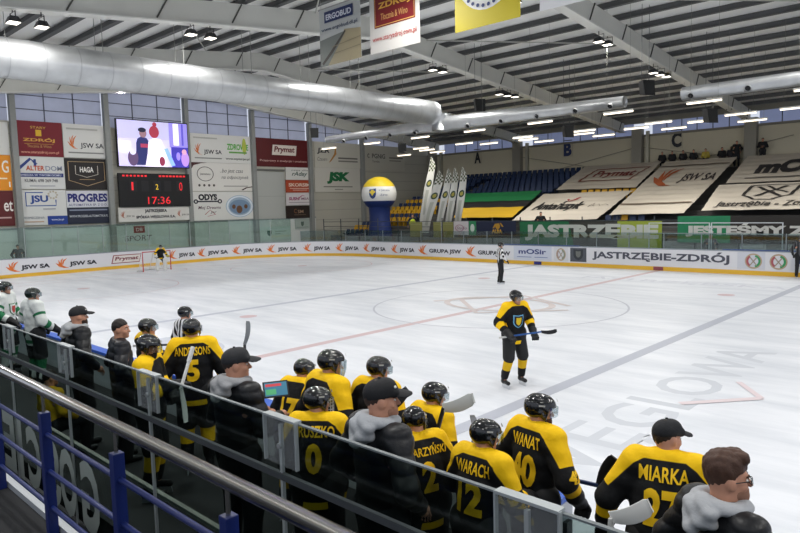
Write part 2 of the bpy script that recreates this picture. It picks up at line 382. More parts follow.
# far wall and clerestory
FY = 34.8
fw = tag(MB().box((WX-.3, FY, 0), (26, FY+.3, 9.0)).build('wall_far', mat('#c6bfa9', .7, noise=.05, nscale=.4)), kind='structure')
MB().box((WX, FY-.12, 8.86), (26, FY, 9.04)).build('ledge', mat('#7e7a70', .6), fw)
for x in (-32.6, -21.9, -10.1, -1.45, 8.4, 18.3):
    tag(MB().box((x-.42, FY-.55, 0), (x+.42, FY-.01, 9.5)).build('pillar', mat('#8d8a80', .6, noise=.08)), kind='structure')
for x in (-31.5, -20.9, -9.3):
    MB().box((x-.12, FY-.3, 0), (x+.12, FY, 9.3)).build('pipe', mat('#a8a698', .4, .4), fw)
br = MB()
for x0 in (-21.5, -9.7): 
    x1 = x0+11; br.tube([(x0, FY-.15, 8.0), (x1, FY-.15, 5.9)], .03, 6); br.tube([(x0, FY-.15, 5.9), (x1, FY-.15, 8.0)], .03, 6)
br.build('wind_brace', mat('#8d897d', .5), fw)
for i, (x0, x1) in enumerate(((-31.2, -22.4), (-20.4, -10.6), (-9.0, -1.9), (-1.0, 8.0), (8.9, 18))):
    w = tag(MB().box((x0, FY+.05, 9.04), (x1, FY+.1, 10.05)).build('window_%d' % (i+20), mat('#8b96bb', .5, 0, .34, .15, 1.5)), kind='structure')
    g = MB()
    for k in range(1, 6): x = x0+(x1-x0)*k/6; g.box((x-.03, FY-.0, 9.04), (x+.03, FY+.05, 10.05))
    g.build('window_bar', mat('#53586a', .5), w)
MB().box((WX, FY-.05, 10.0), (26, FY+.3, 10.9)).build('top_beam', mat('#8a877d', .6), fw)
# roof: deck, purlins and girders
def deck_z(y): return 13.85-.115*abs(y-5.5)
rf = MB()
for y0, y1 in ((-25, 5.5), (5.5, 36)):
    rf.prism([(-34.2, y0, deck_z(y0)), (30, y0, deck_z(y0)), (30, y1, deck_z(y1)), (-34.2, y1, deck_z(y1))],
             [(-34.2, y0, deck_z(y0)+.2), (30, y0, deck_z(y0)+.2), (30, y1, deck_z(y1)+.2), (-34.2, y1, deck_z(y1)+.2)])
rf = tag(rf.build('ceiling', mat('#f0f0ed', .6, noise=.04, nscale=.8)), kind='structure')
rib = MB()
for y in np.arange(-23, 34.6, 1.72):
    z = deck_z(y); rib = MB(); rib.box((-33.9, y-.05, z-.27), (30, y+.05, z-.02)); rib.box((-33.9, y-.13, z-.29), (30, y+.13, z-.27))
    rib.build('purlin', mat('#5b5c5d', .6), rf)
for x in (-31.9, -21.8, -11.5, -1.7, 8.4, 18.5):
    g = MB(); fl = MB(); st = MB()
    for ya, yb in ((-24.5, 5.5), (5.5, 34.7)):
        za, zb = deck_z(ya)-.38, deck_z(yb)-.38
        ha, hb = (.72, 1.02) if ya < 0 else (1.02, .72)
        g.prism([(x-.13, ya, za-ha), (x+.13, ya, za-ha), (x+.13, yb, zb-hb), (x-.13, yb, zb-hb)], [(x-.13, ya, za), (x+.13, ya, za), (x+.13, yb, zb), (x-.13, yb, zb)])
        fl.prism([(x-.27, ya, za-ha-.06), (x+.27, ya, za-ha-.06), (x+.27, yb, zb-hb-.06), (x-.27, yb, zb-hb-.06)], [(x-.27, ya, za-ha), (x+.27, ya, za-ha), (x+.27, yb, zb-hb), (x-.27, yb, zb-hb)])
        for y in np.arange(ya+1.2, yb, 3.4):
            z = deck_z(y)-.38; st.bar((x+.16, y-.25, z-.85), (x+.16, y+.25, z), .05, .05); st.bar((x-.16, y-.25, z-.85), (x-.16, y+.25, z), .05, .05)
    go = tag(g.build('roof_girder', mat('#d2d2cb', .6, noise=.08, nscale=.7)), kind='structure')
    fl.build('bottom_flange', mat('#e0e0da', .5), go); st.build('stiffener', mat('#55554f', .6), go)
tb = MB()
for x in (-16.6, -6.6, 3.4):
    for s in (1, -1): tb.tube([(x-4.8, 5.5+s*4, deck_z(9)-.5), (x+4.8, 5.5+s*11, deck_z(16)-.6)], .035, 6)
tb.build('roof_tie', mat('#b9b9b2', .5), rf)
# ------------------------------------------------------------------ signs on the end wall
def panel(name, label, fn, w, h, base, items, cat='sign', group=None, thick=.05, rough=.5, loc=None):
    """a flat board with printed blocks, lettering and marks as parts; items in 0..1 of its width and height"""
    mb = MB(); mb.prism([fn(0, 0, 0), fn(w, 0, 0), fn(w, h, 0), fn(0, h, 0)], [fn(0, 0, thick), fn(w, 0, thick), fn(w, h, thick), fn(0, h, thick)])
    o = tag(mb.build(name, mat(base, rough), None), label, cat, group)
    for i, it in enumerate(items):
        k = it[0]; H = thick+.006+.004*i
        sc = lambda g: ([(p[0]*w, p[1]*h)+tuple(p[2:]) for p in g[0]], g[1])
        if k == 't': put_text(it[1], fn, (it[2][0]*w, it[2][1]*h, it[2][2]*w, it[2][3]*h), mat(it[3], .5), o, H, *(it[4:]))
        elif k == 'r': flat(sc(rect(*it[1])), fn, 'printed_block', mat(it[2], .5), o, H)
        else: flat(sc(it[1]), fn, 'logo', mat(it[2], .5), o, H)
    return o
def wallsign(name, label, y0, z0, y1, z1, base, items, cat='sign', group=None, x=WX+.06, thick=.05):
    return panel(name, label, Plane((x, y0, z0), (0, 1, 0), (0, 0, 1)), y1-y0, z1-z0, base, items, cat, group, thick)
wallsign('advertising_board', 'orange advertising board cut off at the left edge of the hall', -8.3, 5.3, -5.72, 7.53, '#e8931f', [('t', 'G', (.8, .5, .95, .85), '#f7f0e4'), ('r', (.1, .32, .9, .36), '#f7e6c8'), ('t', 'l', (.93, .1, .96, .25), '#f7f0e4')], 'advertising board')
wallsign('advertising_board', 'dark maroon advertising board with white letters et below the orange one', -8.3, 3.05, -5.72, 5.27, '#5d1a1c', [('t', 'et', (.78, .42, .98, .72), '#f3ece6'), ('r', (.1, .22, .93, .26), '#c9a9a5')], 'advertising board')
wallsign('advertising_board', 'plain white advertising board above the orange one', -8.3, 7.55, -5.72, 9.6, '#dddcd6', [('r', (.1, .2, .8, .3), '#c9c8c4')], 'advertising board')
wallsign('advertising_board', 'dark red winery board with yellow emblem and gold letters', -5.42, 7.52, -2.48, 9.78, '#7a1524', [
    ('t', 'STARY', (.34, .79, .66, .86), '#d0a24a'), ('r', (.44, .58, .56, .76), '#e3b62c'), ('t', 'ZDRÓJ', (.17, .40, .83, .54), '#dba547', .03), ('r', (.2, .35, .8, .36), '#d0a24a'),
    ('t', 'Tłocznia & Wino', (.25, .25, .75, .33), '#b98a55'), ('t', 'www.staryzdroj.com.pl', (.12, .06, .9, .16), '#e8a58c')], 'advertising board')
def jsw(label, y0, z0, y1, z1, items=(), lx=0, lw=1.0):
    return wallsign('advertising_board', label, y0, z0, y1, z1, '#deddd8', [('p', flame(lx+.08*lw, .25, .26*lw, .42), ORANGE), ('t', 'JSW SA', (lx+.38*lw, .26, lx+.93*lw, .45), INK, .02), ('r', (lx+.1*lw, .13, lx+.92*lw, .17), '#8a8a86'), ('r', (lx+.08*lw, .83, lx+.8*lw, .88), '#b9b8b2')]+list(items), 'advertising board')
jsw('white board with orange flame mark and black letters right of dark red winery board', -2.44, 7.52, .42, 9.78)
wallsign('advertising_board', 'white board with blue roof outline above orange and blue lettering', -5.45, 5.4, -2.5, 7.5, '#dcdcd8', [
    ('p', stroke([(.06, .62), (.3, .93), (.42, .76)], .07), '#2e4187'), ('p', stroke([(.39, .72), (.39, .92)], .05), '#2e4187'), ('t', 'ALTER', (.2, .57, .58, .72), '#c8502b', .03), ('t', 'DOM', (.6, .57, .95, .72), '#8b93a8'),
    ('r', (.03, .37, .97, .49), '#333f7c'), ('t', 'WIEDZA W TWOIM DOMU', (.08, .40, .92, .46), '#d8dbe8'), ('t', 'KLIMA: 698 269 748', (.16, .21, .84, .31), '#55565a'), ('r', (.25, .08, .78, .11), '#a9aab0')], 'advertising board')
wallsign('advertising_board', 'black board with thin gold pentagon outline and white lettering', -2.47, 5.36, .38, 7.46, '#211c1a', [
    ('p', stroke([(.08, .9), (.08, .3), (.5, .12), (.92, .3), (.92, .9), (.08, .9)], .018), '#b79a72'), ('p', stroke([(.24, .78), (.24, .5), (.5, .4), (.76, .5), (.76, .78)], .014), '#d5cdc0'), ('t', 'HAGA', (.34, .56, .66, .74), '#eeeae4', .03), ('r', (.32, .32, .68, .34), '#a98d66')], 'advertising board')
wallsign('advertising_board', 'white board with blue square bracket around blue letters and a blue corner block', -5.5, 3.05, -2.52, 5.33, '#dcdcd9', [
    ('p', stroke([(.52, .93), (.17, .93), (.17, .55), (.78, .55), (.78, .72)], .03), '#2b4f9a'), ('t', 'JSU', (.25, .60, .62, .85), '#23468f', .04), ('p', merge(*[disc(.72+.09*math.cos(t), .86+.1*math.sin(t), .022, .03) for t in np.linspace(0, 2*PI, 10)]), '#bdb4a0'),
    ('r', (.58, 0, 1, .25), '#1f3f95'), ('t', 'www.jsu.pl', (.66, .1, .92, .17), '#dfe6f5'), ('t', 'UBEZPIECZENIA', (.05, .18, .52, .24), '#8a8f9a'), ('r', (.05, .08, .5, .11), '#c4a58c'), ('r', (.5, .44, .76, .47), '#9a9aa0')], 'advertising board')
wallsign('advertising_board', 'board with bold navy capitals on white over a dark navy lower half', -2.5, 3.02, .32, 5.28, '#23283c', [
    ('r', (0, .5, 1, 1), '#d8d8de'), ('t', 'PROGRES', (.03, .66, .97, .92), '#252a72', .05), ('t', 'AUTOMATYKA SP. Z O.O.', (.04, .54, .96, .61), '#565a86'), ('r', (.05, .4, .95, .44), '#8d93a8'), ('t', 'WWW.PROGRES-AUTOMATYKA.PL', (.04, .2, .96, .27), '#d3d6dc')], 'advertising board')
jsw('white double board with flame mark at its left and green letters at its right', 6.87, 7.5, 12.45, 9.72, [
    ('t', 'ZDROWIE', (.57, .48, .93, .70), '#57b13e', .03), ('p', disc(.86, .62, .035, .3), '#b7c24d'), ('r', (.6, .36, .9, .42), '#6aa84f'), ('t', 'www.szpital.jas.pl', (.54, .1, .94, .2), '#43463f')], 0, .52)
wallsign('advertising_board', 'white board with cursive slogan, round badge and brown corner sweeps', 6.75, 5.26, 12.42, 7.48, '#e2dfd8', [
    ('p', ([(0, 1), (0, .72), (.05, .9), (.16, .97), (.26, 1)], [(0, 1, 2, 3, 4)]), '#4b2320'), ('p', stroke([(.8, .03), (.88, .12), (1, .16)], .03), '#3f2723'),
    ('p', ring(.22, .6, .13, .26, .012), '#6b6661'), ('t', 'Jastrzębska', (.14, .55, .3, .63), '#504a46'), ('p', merge(*[disc(.12+.075*i, .2, .018, .045) for i in range(4)]), '#57524d'),
    ('t', '..bo jest czas', (.45, .62, .83, .8), '#6b6a68', 0, .3), ('t', 'na odpoczynek', (.47, .4, .92, .56), '#6b6a68', 0, .3), ('r', (.5, .16, .9, .19), '#9b9893')], 'advertising board')
wallsign('advertising_board', 'white board with black wrench lettering beside a round blue festival badge', 6.66, 2.95, 12.36, 5.2, '#dfded9', [
    ('t', 'ODYS', (.11, .70, .40, .92), '#20232a', .06), ('p', merge(stroke([(.08, .66), (.42, .66)], .05), ring(.07, .66, .035, .08, .02), ring(.44, .66, .035, .08, .02)), '#2b2e36'), ('t', 'Moj Dreams', (.1, .36, .45, .5), '#5a3a48', .01, .2), ('p', stroke([(.2, .2), (.28, .36), (.36, .2), (.24, .14)], .015), '#a4494b'), ('t', 'Jar', (.28, .22, .38, .33), '#4d4247', 0, .2),
    ('p', disc(.76, .47, .23, .4), '#9fb3c6'), ('p', ring(.76, .47, .22, .38, .03), '#dfe7ee'), ('p', disc(.76, .45, .17, .26), '#7790ab'), ('p', merge(disc(.75, .36, .05, .14), disc(.66, .46, .03, .08), disc(.86, .46, .03, .08)), '#6d4c35')], 'advertising board')
wallsign('advertising_board', 'wide dark red board with white slanted name plate', 12.82, 7.33, 18.75, 9.72, '#5c1418', [
    ('p', ([(.27, .42), (.7, .42), (.72, .78), (.29, .78)], [(0, 1, 2, 3)]), '#e6ddd2'), ('t', 'Prymat', (.31, .47, .68, .73), '#6d1f24', .03, .15), ('t', 'Przyprawy z tradycją i smakiem', (.06, .16, .9, .25), '#cfa9a4')], 'advertising board')
wallsign('advertising_board', 'small white board with green and grey cursive word, topmost of four', 15.8, 6.24, 18.7, 7.32, '#d9d8d2', [('t', 'czas dla', (.2, .72, .85, .84), '#77776f'), ('t', 'rAday', (.22, .22, .82, .66), '#38564c', .02, .3)], 'advertising board')
wallsign('advertising_board', 'small orange red board with white heart and letters, second of four', 15.76, 5.12, 18.66, 6.2, '#b44a2c', [('t', 'SKORSIM', (.1, .48, .92, .76), '#eed9cb', .03), ('r', (.14, .3, .9, .36), '#e3bfae'), ('r', (.25, .17, .8, .22), '#e3bfae')], 'advertising board')
wallsign('advertising_board', 'small white board with magenta and grey letters, third of four', 15.72, 4.0, 18.6, 5.08, '#dcd6d6', [('t', 'SUSHI', (.1, .4, .52, .66), '#9c2460', .04, .2), ('t', 'MIA', (.58, .42, .88, .62), '#8a5b74'), ('p', stroke([(.5, .6), (.62, .8), (.7, .74)], .04), '#b42c6a'), ('r', (.1, .2, .9, .25), '#9a8f94')], 'advertising board')
wallsign('advertising_board', 'small dark brown board with faint copper mark, lowest of four', 15.66, 2.85, 18.55, 3.95, '#2b211d', [('t', 'C', (.3, .4, .4, .75), '#8a5a3a'), ('t', 'SM', (.44, .4, .66, .66), '#a58a72'), ('r', (.3, .25, .75, .3), '#6d5b4c')], 'advertising board')
wallsign('roller_shutter', 'pale grey blank shutter panel beside the column of four small boards', 12.75, 2.85, 15.6, 6.9, '#b3b5b0', [('r', (0, .48, 1, .485), '#8f918c')], 'shutter', thick=.04)
MBx = MB().box((WX+.02, 12.7, 6.95), (WX+.2, 15.65, 7.1)); tag(MBx.build('shutter_box', mat('#6c6c68', .5)), 'grey roller box above the pale blank shutter panel', 'shutter box')
wallsign('advertising_board', 'beige board with black monogram and tan curved stroke', 19.1, 7.4, 24.7, 9.72, '#cfccc0', [
    ('t', 'JZR', (.05, .52, .32, .76), '#3a3a38', .04, .1), ('p', stroke([(.45, .9), (.44, .55), (.34, .28), (.3, .2)], [.01, .05, .03, .01]), '#b5803c'), ('t', 'Czasem', (.05, .26, .26, .4), '#6a675f', 0, .3), ('r', (.5, .36, .94, .42), '#6e6b64'), ('r', (.5, .24, .94, .30), '#85827a')], 'advertising board')
wallsign('advertising_board', 'beige board with large dark green stencil letters', 19.0, 5.15, 24.62, 7.38, '#cfccc2', [
    ('t', 'JSK', (.26, .34, .76, .84), '#1e6a3f', .07, .12), ('r', (.18, .2, .82, .24), '#7a7a72'), ('r', (.42, .09, .6, .13), '#8c8c84')], 'advertising board')
wallsign('advertising_board', 'pale beige board with grey company letters, last before the hall corner', 25.3, 7.3, 31.0, 9.6, '#c0bdb0', [
    ('p', ring(.1, .6, .035, .1, .02, 20, .8, 5.5), '#7d7a74'), ('t', 'PGNiG', (.18, .5, .5, .7), '#55534e', .02), ('t', 'Termika', (.18, .32, .36, .42), '#6d6a63'), ('r', (.6, .52, .95, .58), '#77746d'), ('r', (.6, .4, .9, .45), '#8b887f')], 'advertising board')
wallsign('sign', 'small white sign with dark green shield low behind the end glass', 12.85, 1.05, 16.05, 2.2, '#c8d8d0', [('p', shield(.3, .52, .14, .42), '#1f5a45'), ('r', (.48, .6, .85, .66), '#8fa59b'), ('r', (.48, .42, .66, .48), '#8fa59b')], 'sign')
wallsign('sign', 'small grey notice above the white shield sign', 16.6, 1.9, 18.2, 2.75, '#a7b3ab', [('p', shield(.5, .5, .2, .5), '#59695f'), ('r', (.1, .12, .9, .2), '#8c9a91')], 'sign')
wallsign('sign', 'red block with grey word SPORT low on the wall behind the goal', 1.3, 1.55, 3.4, 2.75, '#c9d0cc', [('r', (.34, .55, .74, .98), '#8f3a38'), ('t', 'DB', (.42, .66, .66, .86), '#d8c8c4'), ('t', 'SPORT', (.02, .08, .98, .4), '#5e3f42', .0, .1)], 'sign', x=WX+.03, thick=.02)
# LED wall and scoreboard
scr = panel('video_screen', 'bright LED video screen showing a player and a red-haired guest', Plane((WX+.3, 1.0, 6.95), (0, 1, 0), (0, 0, 1)), 5.45, 3.4, '#15161c', [], 'screen', thick=.22)
def scr_part(g, c, h, e=.85): flat(([(p[0]*5.45, p[1]*3.4) for p in g[0]], g[1]), Plane((WX+.3, 1.0, 6.95), (0, 1, 0), (0, 0, 1)), 'picture_patch', mat(c, .6, 0, e), scr, h)
scr_part(rect(.01, .02, .99, .98), '#c9c2ea', .224); scr_part(rect(.01, .6, .72, .98), '#b9b5d8', .228); scr_part(rect(.01, .3, .18, .55), '#e6e4f6', .23); scr_part(rect(.72, .45, .99, .98), '#8f84d8', .23)
scr_part(rect(.78, .5, .86, .97), '#eceaf8', .234); scr_part(rect(.9, .5, .93, .97), '#5b50b8', .234); scr_part(rect(.74, .02, .99, .46), '#4038a8', .234)
scr_part(([(.24, .05), (.46, .05), (.44, .52), (.4, .62), (.33, .66), (.27, .6), (.25, .5)], [tuple(range(7))]), '#2b2f63', .238); scr_part(disc(.35, .72, .05, .09), '#8a6a72', .242); scr_part(disc(.34, .79, .055, .05), '#222438', .245); scr_part(rect(.31, .42, .43, .5), '#a33a58', .244)
scr_part(([(.36, .02), (.68, .02), (.66, .42), (.6, .6), (.5, .64), (.42, .55), (.4, .3)], [tuple(range(7))]), '#e9e3f4', .25); scr_part(disc(.505, .76, .07, .13), '#9a3346', .254); scr_part(disc(.515, .92, .03, .05), '#9a3346', .256); scr_part(disc(.6, .14, .04, .1), '#8a2f4a', .256); scr_part(stroke([(.66, .42), (.72, .2), (.76, .05)], .06), '#8fb4ea', .254)
scr_part(disc(.2, .2, .07, .17), '#5a4668', .24); scr_part(disc(.2, .32, .04, .06), '#d8d4ea', .244); scr_part(disc(.94, .2, .06, .16), '#b48ad8', .244); scr_part(disc(.93, .36, .035, .06), '#d8a0b8', .246); scr_part(disc(.84, .26, .03, .09), '#9a86e8', .246)
sb = panel('scoreboard', 'black electronic scoreboard with red digits below the video screen', Plane((WX+.3, .95, 4.1), (0, 1, 0), (0, 0, 1)), 5.45, 2.42, '#0f1013', [], 'scoreboard', thick=.2)
SBP = Plane((WX+.3, .95, 4.1), (0, 1, 0), (0, 0, 1)); RED = mat('#d2242c', .5, 0, .9)
def sbt(t, b, m=RED, n='digit', bold=.0): put_text(t, SBP, (b[0]*5.45, b[1]*2.42, b[2]*5.45, b[3]*2.42), m, sb, .212, bold, name=n)
sbt('1', (.165, .5, .19, .74)); sbt('0', (.84, .48, .885, .74)); sbt('2', (.495, .52, .535, .68), mat('#d6b230', .5, 0, .8)); sbt('17:36', (.38, .08, .7, .3)); 
for i in range(7): flat(rect(5.45*(.05+.05*i), 2.42*.9, 5.45*(.08+.05*i), 2.42*.95), SBP, 'lit_row', RED, sb, .212)
for i in range(8): flat(rect(5.45*(.55+.05*i), 2.42*.9, 5.45*(.585+.05*i), 2.42*.95), SBP, 'lit_row', RED, sb, .212)
for a in (.14, .3, .47, .62, .8): flat(rect(5.45*a, 2.42*.46, 5.45*(a+.1), 2.42*.78), SBP, 'digit_window', mat('#1d1e22', .3), sb, .206)
wallsign('advertising_board', 'white board with black capitals in two rows under the scoreboard', .85, 3.05, 6.4, 4.08, '#dcd9d3', [
    ('t', 'JASTRZĘBSKA', (.35, .56, .66, .86), INK, .05), ('t', 'SPÓŁKA WĘGLOWA S.A.', (.23, .16, .78, .46), INK, .05), ('p', flame(.02, .25, .08, .5), '#b8674a'), ('t', 'JSW SA', (.1, .3, .21, .46), '#6a6460'), ('p', flame(.8, .25, .07, .5), '#b8674a'), ('t', 'JSW SA', (.87, .3, .98, .46), '#6a6460')], 'advertising board', x=WX+.3)
# ------------------------------------------------------------------ printing on the rink boards (parts of the boards)
BF = Boards()
def bt(t, s0, z0, s1, z1, c, bold=.02, shear=0, h=.012): put_text(t, BF, (s0, z0, s1, z1), mat(c, .4), bd, h, bold, shear, 'board_lettering', .12)
def bg(g, c, h=.01, name='board_logo'): flat(g, BF, name, mat(c, .4), bd, h)
for s0, s1 in ((-7.44, -4.96), (-4.67, -2.11)): bg(flame(s0, .34, .85, .62), ORANGE); bt('JSW SA', s0+.85, .38, s1, .72, INK, .045)
for s0, s1 in ((2.71, 4.87), (5.0, 7.5), (7.75, 10.1), (10.4, 12.75), (13.2, 15.45), (15.85, 18.0), (18.4, 20.8), (21.3, 23.6)): bg(flame(s0, .36, .8, .62), ORANGE); bt('JSW SA', s0+.88, .38, s1, .74, INK, .045)
bg(([(-1.2, .36), (.72, .36), (.88, .92), (-1.04, .92)], [(0, 1, 2, 3)]), '#8b2f3c', .008); bg(([(-1.12, .41), (.68, .41), (.81, .87), (-.99, .87)], [(0, 1, 2, 3)]), '#dcd6d0', .012); bt('Prymat', -.95, .48, .66, .80, '#742a38', .03, .15, .016)
for s0, s1 in ((23.9, 27.7), (28.0, 31.5)): bg(flame(s0, .34, .95, .66), ORANGE); bt('GRUPA JSW', s0+1.05, .40, s1, .74, INK, .035)
bg(rect(31.75, .27, 34.35, 1.08), '#c6cbd8', .006); bt('mOSir', 32.1, .62, 34.0, .92, '#2f3c74', .03); bg(merge(rect(32.0, .42, 33.0, .46), rect(33.2, .42, 34.1, .46)), '#6673a0')
def crest(s, w, c1, c2):
    bg(ring(s, .66, w/2, .36, w*.1), '#b09a80', .010); bg(ring(s, .66, w*.42, .3, w*.13, 20, -1.3, 1.3), c1, .013); bg(ring(s, .66, w*.42, .3, w*.13, 20, PI-1.0, PI+1.0), c2, .013)
    bg(merge(stroke([(s-w*.2, .46), (s+w*.2, .84)], .05), stroke([(s+w*.2, .46), (s-w*.2, .84)], .05)), '#9b8d7c', .014)
bg(rect(34.5, .27, 35.42, 1.08), '#cfd0d4', .006); crest(34.96, .62, '#7d8a7a', '#a08a84')
bg(rect(35.55, .28, 36.55, 1.06), '#4c5058', .008); bg(shield(36.05, .68, .6, .62), '#2e3238', .011); bg(shield(36.05, .70, .3, .36), '#6a6d68', .014)
bt('JASTRZĘBIE-ZDRÓJ', 36.9, .42, 44.0, 1.02, '#4a4c58', .035)
bg(rect(44.35, .27, 45.55, 1.08), '#c9cbd3', .006); crest(45.05, .74, '#2f8f57', '#a3525a'); crest(46.1, .74, '#2f8f57', '#a3525a')
bg(rect(46.6, .27, 48.6, 1.08), '#d2d4da', .006); bt('mOSir', 46.9, .6, 48.3, .9, '#2f3c74', .03)
# ------------------------------------------------------------------ floodlights, tubes, speakers, ducts
def floodlight(x, y, z, label, tilt=0, group=None, s=1.0, on=True):
    o = empty('floodlight', (x, y, z), tilt, label, 'floodlight', group)
    MB().prism([(-.24*s, -.2*s, -.04), (.24*s, -.2*s, -.04), (.24*s, .2*s, -.04), (-.24*s, .2*s, -.04)], [(-.15*s, -.12*s, .16*s), (.15*s, -.12*s, .16*s), (.15*s, .12*s, .16*s), (-.15*s, .12*s, .16*s)]).build('housing', mat('#2c2d30', .5), o)
    MB().box((-.21*s, -.17*s, -.055), (.21*s, .17*s, -.041)).build('lens', mat('#fff8ea', .4, 0, 3.0 if on else .5), o)
    b = MB(); b.tube([(-.26*s, 0, .02), (-.26*s, 0, .3*s), (.26*s, 0, .3*s), (.26*s, 0, .02)], .018, 6); b.tube([(0, 0, .3*s), (0, 0, .5*s)], .02, 6)
    b.build('bracket', mat('#36373a', .5, .5), o); return o
NAMEG = {-21.8: 'girder nearest the end wall', -11.5: 'middle girder', -1.7: 'right-hand girder', 8.4: 'girder over the benches', 18.5: 'girder behind the benches'}
for gx in (-21.8, -11.5, -1.7):
    for i, (gy, gz) in enumerate(FLOODS[gx]):
        for dy in (-.45, .45):
            floodlight(gx, gy+dy, gz, '%s lamp of the %s pair of black floodlights under the %s' % ('farther' if dy > 0 else 'nearer', ('first', 'second', 'third', 'fourth', 'fifth')[i], NAMEG[gx]), 0, 'floodlights under the roof girders')  # includes the pairs added for fill on the end-wall girder
        if i == 4: floodlight(gx, gy+1.35, gz+.02, 'third lamp in the far row of black floodlights under the %s' % NAMEG[gx], 0, 'floodlights under the roof girders')
for i, (y, z) in enumerate(WALLF):
    floodlight(WX+.75, y, z, '%s small black floodlight from the left along the end wall columns' % ('first', 'second', 'third', 'fourth', 'fifth', 'sixth', 'seventh')[i], PI/2, 'floodlights on the end wall', .8, False)
TUBES = [(-23.3, 12.2), (-18.9, 12.3), (-14.5, 12.3), (-10.2, 12.3), (-5.7, 12.2), (-1.2, 12.1), (2.9, 12.0), (7.2, 12.1)]
TUBES += [(x, 18.2) for x in (-19.7, -15.6, -10.7, -6.3, -1.7, 2.6, 5.2)]+[(x, 19.8) for x in (-20.5, -14.6, -11.3, -7.2, -3.7, .1)]+[(x, 22.0) for x in (-25.0, -21.3, -11.4, -6.9, -2.3, 2.1, 6.5)]
for x, y in TUBES:
    o = empty('tube_lamp', (x, y, 8.0), 0, 'white fluorescent tube lamp hung in rows over the far stand', 'lamp', 'fluorescent tubes over the far stand')
    MB().box((-.78, -.07, .0), (.78, .07, .07)).build('housing', mat('#b9b9b4', .5), o)
    MB().tube([(-.75, 0, -.03), (.75, 0, -.03)], .045, 8).build('tube', mat('#fff0d8', .5, 0, 2.2), o)
    zt = deck_z(y)-8.0; w = MB()
    for s in (-.6, .6): w.tube([(s, 0, .07), (s, 0, zt)], .006, 4)
    w.build('suspension_wire', mat('#77776f', .5), o)
SPK = [(-10.06, 12.6, 9.45, 'two-part black loudspeaker hung above the right arm of the cross duct'), (0.0, 12.6, 9.05, 'black loudspeaker hanging by the gap between the two duct lengths'), (1.15, 18, 8.0, 'black loudspeaker hanging over sector C'),
       (-7.3, 18, 8.0, 'black loudspeaker hanging over sector B'), (-21.5, 18, 8.1, 'black loudspeaker hanging right of the duct end over sector A'), (-25.4, 12.6, 9.3, 'black loudspeaker hanging left of the duct end near the end wall')]
for x, y, z, lb in SPK:
    o = empty('loudspeaker', (x, y, z), 1.0, lb, 'loudspeaker')
    m = MB(); m.prism([(-.28, -.3, -.38), (.28, -.3, -.38), (.2, .25, -.3), (-.2, .25, -.3)], [(-.32, -.18, .36), (.32, -.18, .36), (.22, .32, .36), (-.22, .32, .36)]); m.build('cabinet', mat('#0d0d0e', .7), o)
    g = MB(); g.prism([(-.24, -.31, -.34), (.24, -.31, -.34), (.24, -.3, -.34), (-.24, -.3, -.34)], [(-.28, -.2, .32), (.28, -.2, .32), (.28, -.19, .32), (-.28, -.19, .32)]); g.build('grille', mat('#151617', .8), o)
    w = MB(); w.tube([(-.2, .1, .36), (-.2, .1, deck_z(y)-z)], .012, 5); w.tube([(.2, .1, .36), (.2, .1, deck_z(y)-z)], .012, 5); w.build('hanger', mat('#55565a', .5), o)
def ductmat():
    m = mat('#bfc1c2', .36, .8, 0, .2, 1.8, .3); return m
DU = tag(MB().tube([(-13, y, 9.28) for y in np.arange(-17, 12.4, .6)], .72, 32).build('ventilation_duct', ductmat(), None, True), 'thick silver ventilation duct running across under the roof', 'duct')
for y in np.arange(-16.4, 12, 1.2): MB().tube([(-13, y, 9.28), (-13, y+.035, 9.28)], .732, 32, False).build('seam_band', mat('#aeb0b2', .35, .7), DU, True)
for y in np.arange(-15, 12, 3.4):
    for s in (-.35, .35): MB().tube([(-13+s, y, 9.9), (-13+s, y, deck_z(y)-.1)], .012, 5).build('hanger', mat('#8c8c88', .5), DU)
C = tag(MB().tube([(-23.6, 12.3, 8.62), (-23.4, 12.3, 8.62), (-18, 12.3, 8.62), (-14, 12.3, 8.6), (-13, 12.3, 8.6), (-12, 12.3, 8.6), (-8.5, 12.3, 8.58), (-5, 12.3, 8.52), (-.95, 12.3, 8.48)], [.22, .24, .3, .42, .46, .46, .42, .34, .29], 24).build('cross_duct', ductmat(), None, True), 'long tapering silver duct crossing at the end of the thick duct', 'duct')
MB().tube([(-12.7, 12.3, 8.2), (-12.7, 12.3, 9.2)], .62, 24).build('connector', ductmat(), C, True)
C2 = tag(MB().tube([(1.85, 12.3, 8.48), (16, 12.3, 8.48)], .31, 24).build('cross_duct', ductmat(), None, True), 'separate silver duct length with round nozzles at the upper right', 'duct')
for par, xs in ((C, (-21.5, -19.2, -16.9, -14.6, -10.4, -8.1, -5.8, -3.5, -1.6)), (C2, (2.3, 4.7, 7.2, 9.6))):
    for x in xs:
        r = .31 if x > -6 else (.36 if x > -9 else (.44 if x > -15 else .28))
        n = MB(); c = Vector((x, 12.3, 8.5)); d = Vector((0, -.83, -.55)); n.tube([c+d*(r-.06), c+d*(r+.07)], .15, 14, False); n.build('nozzle', mat('#cfd0d0', .4, .6), par, True)
        n = MB(); n.tube([c+d*(r-.02), c+d*(r+.03)], .115, 14); n.build('nozzle_opening', mat('#1a1b1d', .7), par)
        
